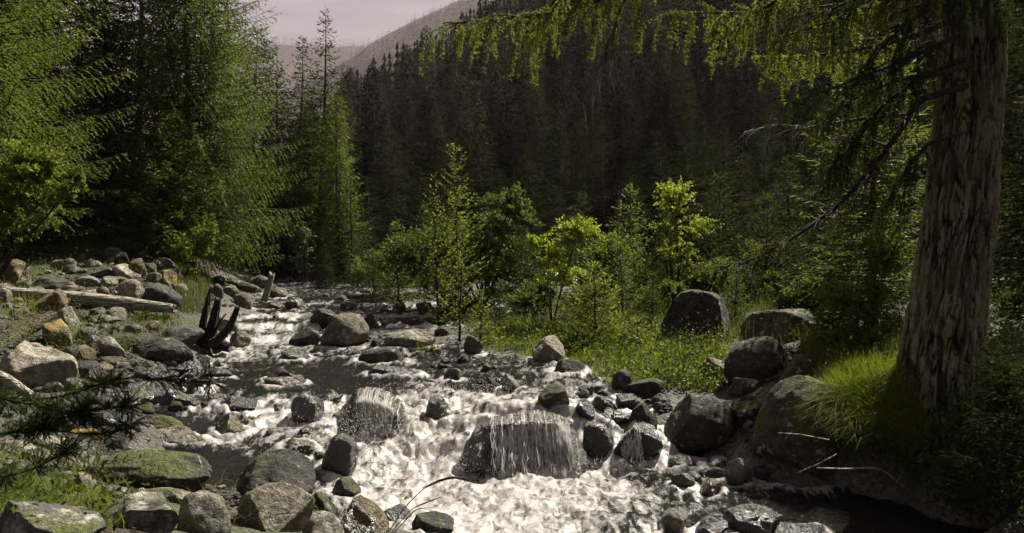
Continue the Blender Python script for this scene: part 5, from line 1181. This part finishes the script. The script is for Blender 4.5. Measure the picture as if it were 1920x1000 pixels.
# ------------------------------------------------------------------ grass
def grass(name, label, poly, n, hts, mat, wd=.007, lean=(0, 0), bend=.5, seed=1, clump=.7, parent=None, kind='stuff', zoff=0, ymin=3.6):
    r_ = np.random.RandomState(seed); q = sample_poly(poly, int(n * 1.25), r_); Y = hit(q[:, 0], q[:, 1], y0=ymin)
    x = X(q[:, 0], Y); x += r_.normal(size=len(x)) * .02; z = G(x, Y); ok = (W0(x, Y) < z + .02); x, Y, z = x[ok][:n], Y[ok][:n], z[ok][:n]; n = len(x)
    dens = fbm(np.c_[x, Y, 0 * x] * 2.2, seed + 5, 3); hh = r_.uniform(*hts, n) * (1 + .6 * dens * clump).clip(.35, 1.6)
    a = fbm(np.c_[x, Y, 0 * x] * 1.3, seed + 9, 2) * 7 + r_.normal(size=n) * .9; D = np.c_[np.cos(a), np.sin(a)] * .6 + np.array(lean); l = np.linalg.norm(D, axis=1)[:, None] + 1e-6
    bd = bend * r_.uniform(.4, 1.3, n) * np.minimum(l[:, 0], 1.3); D = D / l; S = np.c_[-D[:, 1], D[:, 0], 0 * x]; b = np.c_[x, Y, z - .02 + zoff]; w = wd * r_.uniform(.6, 1.3, n)
    a2 = r_.rand(n) * 6.3; S = np.c_[np.cos(a2), np.sin(a2), 0 * x] * .8 + S * .2
    lv = []
    for t_, ww in ((0, 1), (.38, .85), (.72, .55), (1, 0)):
        c = b + np.c_[D * (bd * hh * t_ ** 1.9)[:, None], hh * (t_ - .5 * bd * t_ ** 2.4)]
        lv += [c - S * (w * ww / 2)[:, None], c + S * (w * ww / 2)[:, None]] if ww else [c]
    V = np.stack(lv, 1).reshape(-1, 3); o = np.arange(n)[:, None] * 7
    F4 = np.concatenate([o + np.array([[0, 1, 3, 2]]), o + np.array([[2, 3, 5, 4]])]); F3 = o + np.array([[4, 5, 6]])
    ob = obj(name, mesh(name, V, [F4, F3], M[mat], [0, 0])); return tag(ob, label, kind=kind)
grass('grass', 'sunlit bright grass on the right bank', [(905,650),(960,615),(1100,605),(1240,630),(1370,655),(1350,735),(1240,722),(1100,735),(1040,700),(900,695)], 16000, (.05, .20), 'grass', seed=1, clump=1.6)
grass('meadow_grass', 'sunny meadow grass above the rubble bank', [(0,425),(180,405),(340,462),(335,488),(200,466),(150,480),(0,480)], 15000, (.12, .26), 'grass', .012, seed=2, ymin=10)
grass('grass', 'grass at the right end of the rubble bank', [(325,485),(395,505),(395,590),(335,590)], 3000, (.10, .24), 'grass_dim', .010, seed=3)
grass('hanging_grass', 'long soft grass hanging from the bank below the great trunk', [(1545,790),(1600,750),(1700,715),(1770,790),(1740,880),(1660,850),(1580,830)], 13000, (.25, .50), 'grass', .006, (-.35, -.55), .9, 4)
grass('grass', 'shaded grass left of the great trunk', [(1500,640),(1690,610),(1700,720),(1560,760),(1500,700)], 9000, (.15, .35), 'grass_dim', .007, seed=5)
grass('grass', 'ferny grass in the left foreground', [(0,850),(90,860),(170,905),(240,1000),(0,1000)], 2200, (.06, .18), 'grass', .006, (.2, 0), .7, 6)
grass('grass', 'tufts of grass below the log', [(120,590),(340,585),(340,650),(190,665),(150,735),(110,720)], 1900, (.08, .20), 'grass_dim', .008, seed=7)
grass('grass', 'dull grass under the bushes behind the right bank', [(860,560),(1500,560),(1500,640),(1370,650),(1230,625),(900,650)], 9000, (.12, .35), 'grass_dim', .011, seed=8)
grass('grass', 'dull grass at the left edge of the bank', [(0,480),(90,500),(60,640),(0,640)], 900, (.1, .24), 'grass', .009, seed=9)
grass('straw', 'dry bent stalks among the foreground stones', [(180,900),(700,930),(700,1000),(200,1000)], 160, (.12, .35), 'straw', .005, (.2, -.2), 1.1, 10)
grass('reeds', 'thin flowering stalks on the right bank', [(1240,640),(1500,640),(1480,720),(1250,680)], 220, (.3, .5), 'straw', .005, seed=12)

# low leafy herbs all over the banks
r_ = np.random.RandomState(77); g = Geo()
for poly, n in (([(640,500),(1600,500),(1600,640),(900,640),(700,590)], 1500), ([(0,470),(340,490),(330,660),(0,700)], 170), ([(900,610),(1370,640),(1340,740),(900,690)], 420), ([(1480,560),(1920,560),(1920,1000),(1760,940),(1500,760)], 900), ([(0,840),(260,900),(200,1000),(0,1000)], 70)):
    q = sample_poly(poly, n, r_); Y = hit(q[:, 0], q[:, 1]); x = X(q[:, 0], Y); z = G(x, Y); ok = W0(x, Y) < z; x, Y, z = x[ok], Y[ok], z[ok]; k = 16
    sz = np.repeat(.10 + .16 * r_.rand(len(x)), k); c = np.repeat(np.c_[x, Y, z], k, 0) + r_.normal(size=(len(x) * k, 3)) * (sz * .6)[:, None]; c[:, 2] = np.repeat(z, k) + np.abs(c[:, 2] - np.repeat(z, k)) * 1.3
    g.diamonds(c, unit(r_.normal(size=c.shape) + [0, 0, .3]), unit(r_.normal(size=c.shape) * .5 + [0, 0, 1]), .035 + .025 * r_.rand(len(c)) + .001 * np.repeat(Y, k), .022)
g2 = Geo(); q = sample_poly([(900,620),(1000,605),(1370,645),(1345,735),(1100,735),(900,700)], 520, r_); Y = hit(q[:, 0], q[:, 1]); x = X(q[:, 0], Y); z = G(x, Y); ok = W0(x, Y) < z; x, Y, z = x[ok], Y[ok], z[ok]; k = 26
c = np.repeat(np.c_[x, Y, z], k, 0) + r_.normal(size=(len(x) * k, 3)) * [.09, .09, .07]; c[:, 2] = np.repeat(z, k) + np.abs(c[:, 2] - np.repeat(z, k)) * 1.5
g2.diamonds(c, unit(r_.normal(size=c.shape) + [0, 0, .3]), unit(r_.normal(size=c.shape) * .5 + [0, 0, 1]), .05 + .02 * r_.rand(len(c)), .026)
tag(obj('meadow_herbs', g2.mesh('meadow_herbs', [M['leaf']])), 'bright low herbs among the grass of the right bank', kind='stuff')
tag(obj('herbs', g.mesh('herbs', [M['leaf_dark']])), 'low leafy herbs covering the banks', kind='stuff')

# ------------------------------------------------------------------ fallen wood
def log(name, label, pts, mat, seed=1, k=14, n=60, cat='log', knots=.12):
    Q = curve([list(at(u, v, Y)) + [r] for u, v, Y, r in pts], n); c = Q[0, :3].copy(); P = Q[:, :3] - c; T = unit(np.gradient(P, axis=0)); ref = np.array([0, 0, 1.]) if abs(T[:, 2]).mean() < .7 else np.array([0, 1., 0])
    A = unit(np.cross(T, ref)); Bn = np.cross(T, A); a = np.arange(k) / k * 2 * PI
    R = Q[:, 3][:, None] * (1 + knots * fbm(np.c_[np.repeat(np.arange(n) * .12, k), np.tile(np.cos(a), n) * 1.5, np.tile(np.sin(a), n) * 1.5], seed, 4).reshape(n, k) * 1.6)
    V = P[:, None] + R[..., None] * (np.cos(a)[None, :, None] * A[:, None] + np.sin(a)[None, :, None] * Bn[:, None]); V[0] += T[0] * (-.02); V = V.reshape(-1, 3)
    jag = fbm(np.c_[np.cos(a), np.sin(a), 0 * a] * 2, seed + 3, 2)[:, None]; V[-k:] += T[-1] * jag * Q[-1, 3] * 1.6; V[:k] -= T[0] * jag * Q[0, 3]
    i = np.arange(n - 1)[:, None] * k; j = np.arange(k)[None]; j2 = (j + 1) % k; F = np.stack([i + j, i + j2, i + k + j2, i + k + j], -1).reshape(-1, 4)
    V = np.r_[V, P[:1], P[-1:]]; m = n * k; jj = np.arange(k); F3 = np.r_[np.c_[jj, np.full(k, m), (jj + 1) % k][:, [0, 1, 2]], np.c_[jj + m - k, (jj + 1) % k + m - k, np.full(k, m + 1)]]
    o = obj(name, mesh(name, V, [F, F3], M[mat], [0, 0], smooth=[True, False]), loc=tuple(c)); 
    return tag(o, label, cat) if label else o
log('log', 'long pale weathered log lying across the left bank', [(8,549,13.3,.11),(120,558,13.1,.12),(230,568,13.0,.115),(327,579,12.9,.07)], 'log', 1)
log('log', 'dark mossy log slanting down at the left edge', [(-20,668,9.6,.075),(40,625,10.3,.075),(98,590,11.0,.065)], 'oldlog', 2)
log('pole', 'pale broken pole slanting down at the lower left edge', [(-30,688,8.0,.045),(20,715,8.0,.05),(60,744,8.0,.045)], 'log', 3)
log('post', 'short leaning wooden post standing in the upstream rubble', [(496,563,18.3,.07),(503,540,18.3,.07),(510,514,18.3,.065)], 'log', 4, n=20)
st = bpy.data.objects.new('stump', None); COL.objects.link(st); sb = at(400, 640, 12.3); st.location = sb; tag(st, 'charred black stump with three upright prongs beside the cascade', 'stump')
for k, pts in enumerate([[(378,640,12.3,0.074),(382,600,12.3,0.056),(390,565,12.35,0.044),(396,538,12.4,0.022)], [(392,645,12.25,0.096),(399,610,12.25,0.074),(404,585,12.25,0.063),(409,562,12.25,0.044)], [(392,645,12.1,0.074),(412,636,12.1,0.063),(430,615,12.1,0.056),(440,592,12.1,0.048),(446,576,12.1,0.037)], [(400,628,12.15,0.018),(412,604,12.15,0.015),(424,588,12.15,0.009)], [(350,655,12.3,0.074),(385,640,12.3,0.104),(430,652,12.3,0.067)]]):
    o = log('prong' if k < 4 else 'root', None, pts, 'charred', 10 + k, n=24, knots=.22); o.parent = st; o.location = Vector(o.location) - sb
log('branch', 'thin curved pale branch caught on wet stones right of the falls', [(1128,748,8.6,.006),(1148,762,8.55,.008),(1152,780,8.5,.007),(1138,797,8.45,.005)], 'log', 20, k=6, cat='branch')
log('root', 'bare pale root sticking out under the hanging grass', [(1535,878,7.0,.008),(1590,880,6.95,.009),(1645,878,6.9,.009),(1668,890,6.9,.007),(1695,915,6.9,.004)], 'log', 21, k=6, cat='root')
log('root', 'thin pale twig on the flank of the large moss capped boulder', [(1462,812,7.0,.004),(1500,815,6.95,.006),(1555,825,6.95,.006)], 'log', 22, k=6, cat='twig')
log('root', 'dim root in the shade under the bank', [(1500,885,7.0,.006),(1540,868,6.95,.007),(1568,852,6.95,.005)], 'log', 23, k=6, cat='root')
# the seed stalk leaning over the foam
sk = bpy.data.objects.new('grass_stalk', None); COL.objects.link(sk); b0 = at(700, 1040, 3.2); sk.location = b0; tag(sk, 'dark arching grass stalk with a seed head over the foam', 'grass stalk')
for nm, pts in (('stem', [(700,1040,3.2,.0022),(760,950,3.2,.0022),(795,915,3.2,.002),(840,898,3.2,.0015)]), ('seed_head', [(800,912,3.2,.002),(825,900,3.2,.0045),(850,895,3.2,.005),(870,898,3.2,.0045),(888,906,3.2,.001)]), ('leaf', [(700,1040,3.2,.002),(770,955,3.2,.0015),(800,942,3.2,.004),(830,931,3.2,.001)]), ('leaf', [(720,1020,3.2,.002),(780,954,3.2,.0025),(812,952,3.2,.001)])):
    o = log(nm, None, pts, 'twig', 31, k=6, n=30, knots=.3); o.parent = sk; o.location = Vector(o.location) - b0

# ------------------------------------------------------------------ the near pine twigs at the left
pn = bpy.data.objects.new('young_pine', None); COL.objects.link(pn); pb = Vector((-2.15, 2.4, float(G(-2.15, 2.4)))); pn.location = pb
tag(pn, 'out of focus pine twigs reaching in close at the left edge', 'young pine')
M['pine'] = leaf_mat('pine_needles', (.010, .018, .006), (.045, .065, .02), .25)
g = Geo(); g.tube(np.array([[0, 0, -.1], [.02, 0, .6], [0, .03, 1.2], [.03, 0, 1.9]]), np.array([.03, .025, .02, .01]), 8); obj('trunk', g.mesh('trunk', [M['twig']]), pn)
r_ = np.random.RandomState(9)
for pts in ([(-370,740,2.4),(-60,760,2.3),(120,745,2.2),(230,705,2.15),(330,712,2.1),(395,716,2.1)], [(-370,800,2.4),(-40,830,2.2),(60,800,2.15),(190,820,2.1),(245,798,2.05)], [(-370,700,2.4),(-60,735,2.2),(30,752,2.15),(110,770,2.1)], [(-370,860,2.4),(-20,900,2.2),(70,880,2.1),(130,842,2.1)], [(-60,830,2.2),(60,800,2.15),(150,775,2.1),(240,760,2.1)]):
    Pw = curve([list(at(*p_)) for p_ in pts], 30); g = Geo(); g.tube(Pw - np.array(pb), .006 * (1 - .7 * np.linspace(0, 1, 30)), 5); br = obj('branch', g.mesh('branch', [M['twig']]), pn)
    g = Geo(); n = 170; i = r_.uniform(9, 29, n); i0 = i.astype(int).clip(0, 28); b = Pw[i0] + (Pw[i0 + 1] - Pw[i0]) * (i - i0)[:, None]
    T = unit(Pw[i0 + 1] - Pw[i0]); c = fbm(np.c_[i * .45, 0 * i, 0 * i], 3, 1) > -.15; b, T = b[c], T[c]; b = np.repeat(b, 5, 0); T = np.repeat(T, 5, 0); D = unit(T * .55 + r_.normal(size=b.shape) * .6)
    g.diamonds(b - np.array(pb), D, r_.normal(size=b.shape), r_.uniform(.035, .07, len(b)), .0035); obj('needles', g.mesh('needles', [M['pine']]), br)
    for tpt in (29, 22, 15):
        g = Geo(); m = 60; b = np.repeat(Pw[tpt:tpt + 1], m, 0); D = unit(r_.normal(size=b.shape)); g.diamonds(b - np.array(pb), D, r_.normal(size=b.shape), r_.uniform(.04, .07, m), .0035); obj('needle_tuft', g.mesh('needle_tuft', [M['pine']]), br)

# ------------------------------------------------------------------ air
V = np.array([[a, b, c] for a in (-5200, 4800) for b in (-60, 3150) for c in (-45, 560)], float)
F = np.array([[0, 1, 3, 2], [4, 6, 7, 5], [0, 4, 5, 1], [2, 3, 7, 6], [0, 2, 6, 4], [1, 5, 7, 3]])
m, t, N = node_mat('haze'); pv = N('ShaderNodeVolumePrincipled', Color=(.80, .70, .73, 1), Density=.00012, Anisotropy=.25)
t.links.new(pv.outputs[0], N('ShaderNodeOutputMaterial').inputs['Volume'])
tag(obj('haze', mesh('haze', V, F, m)), 'pale valley haze', kind='stuff')
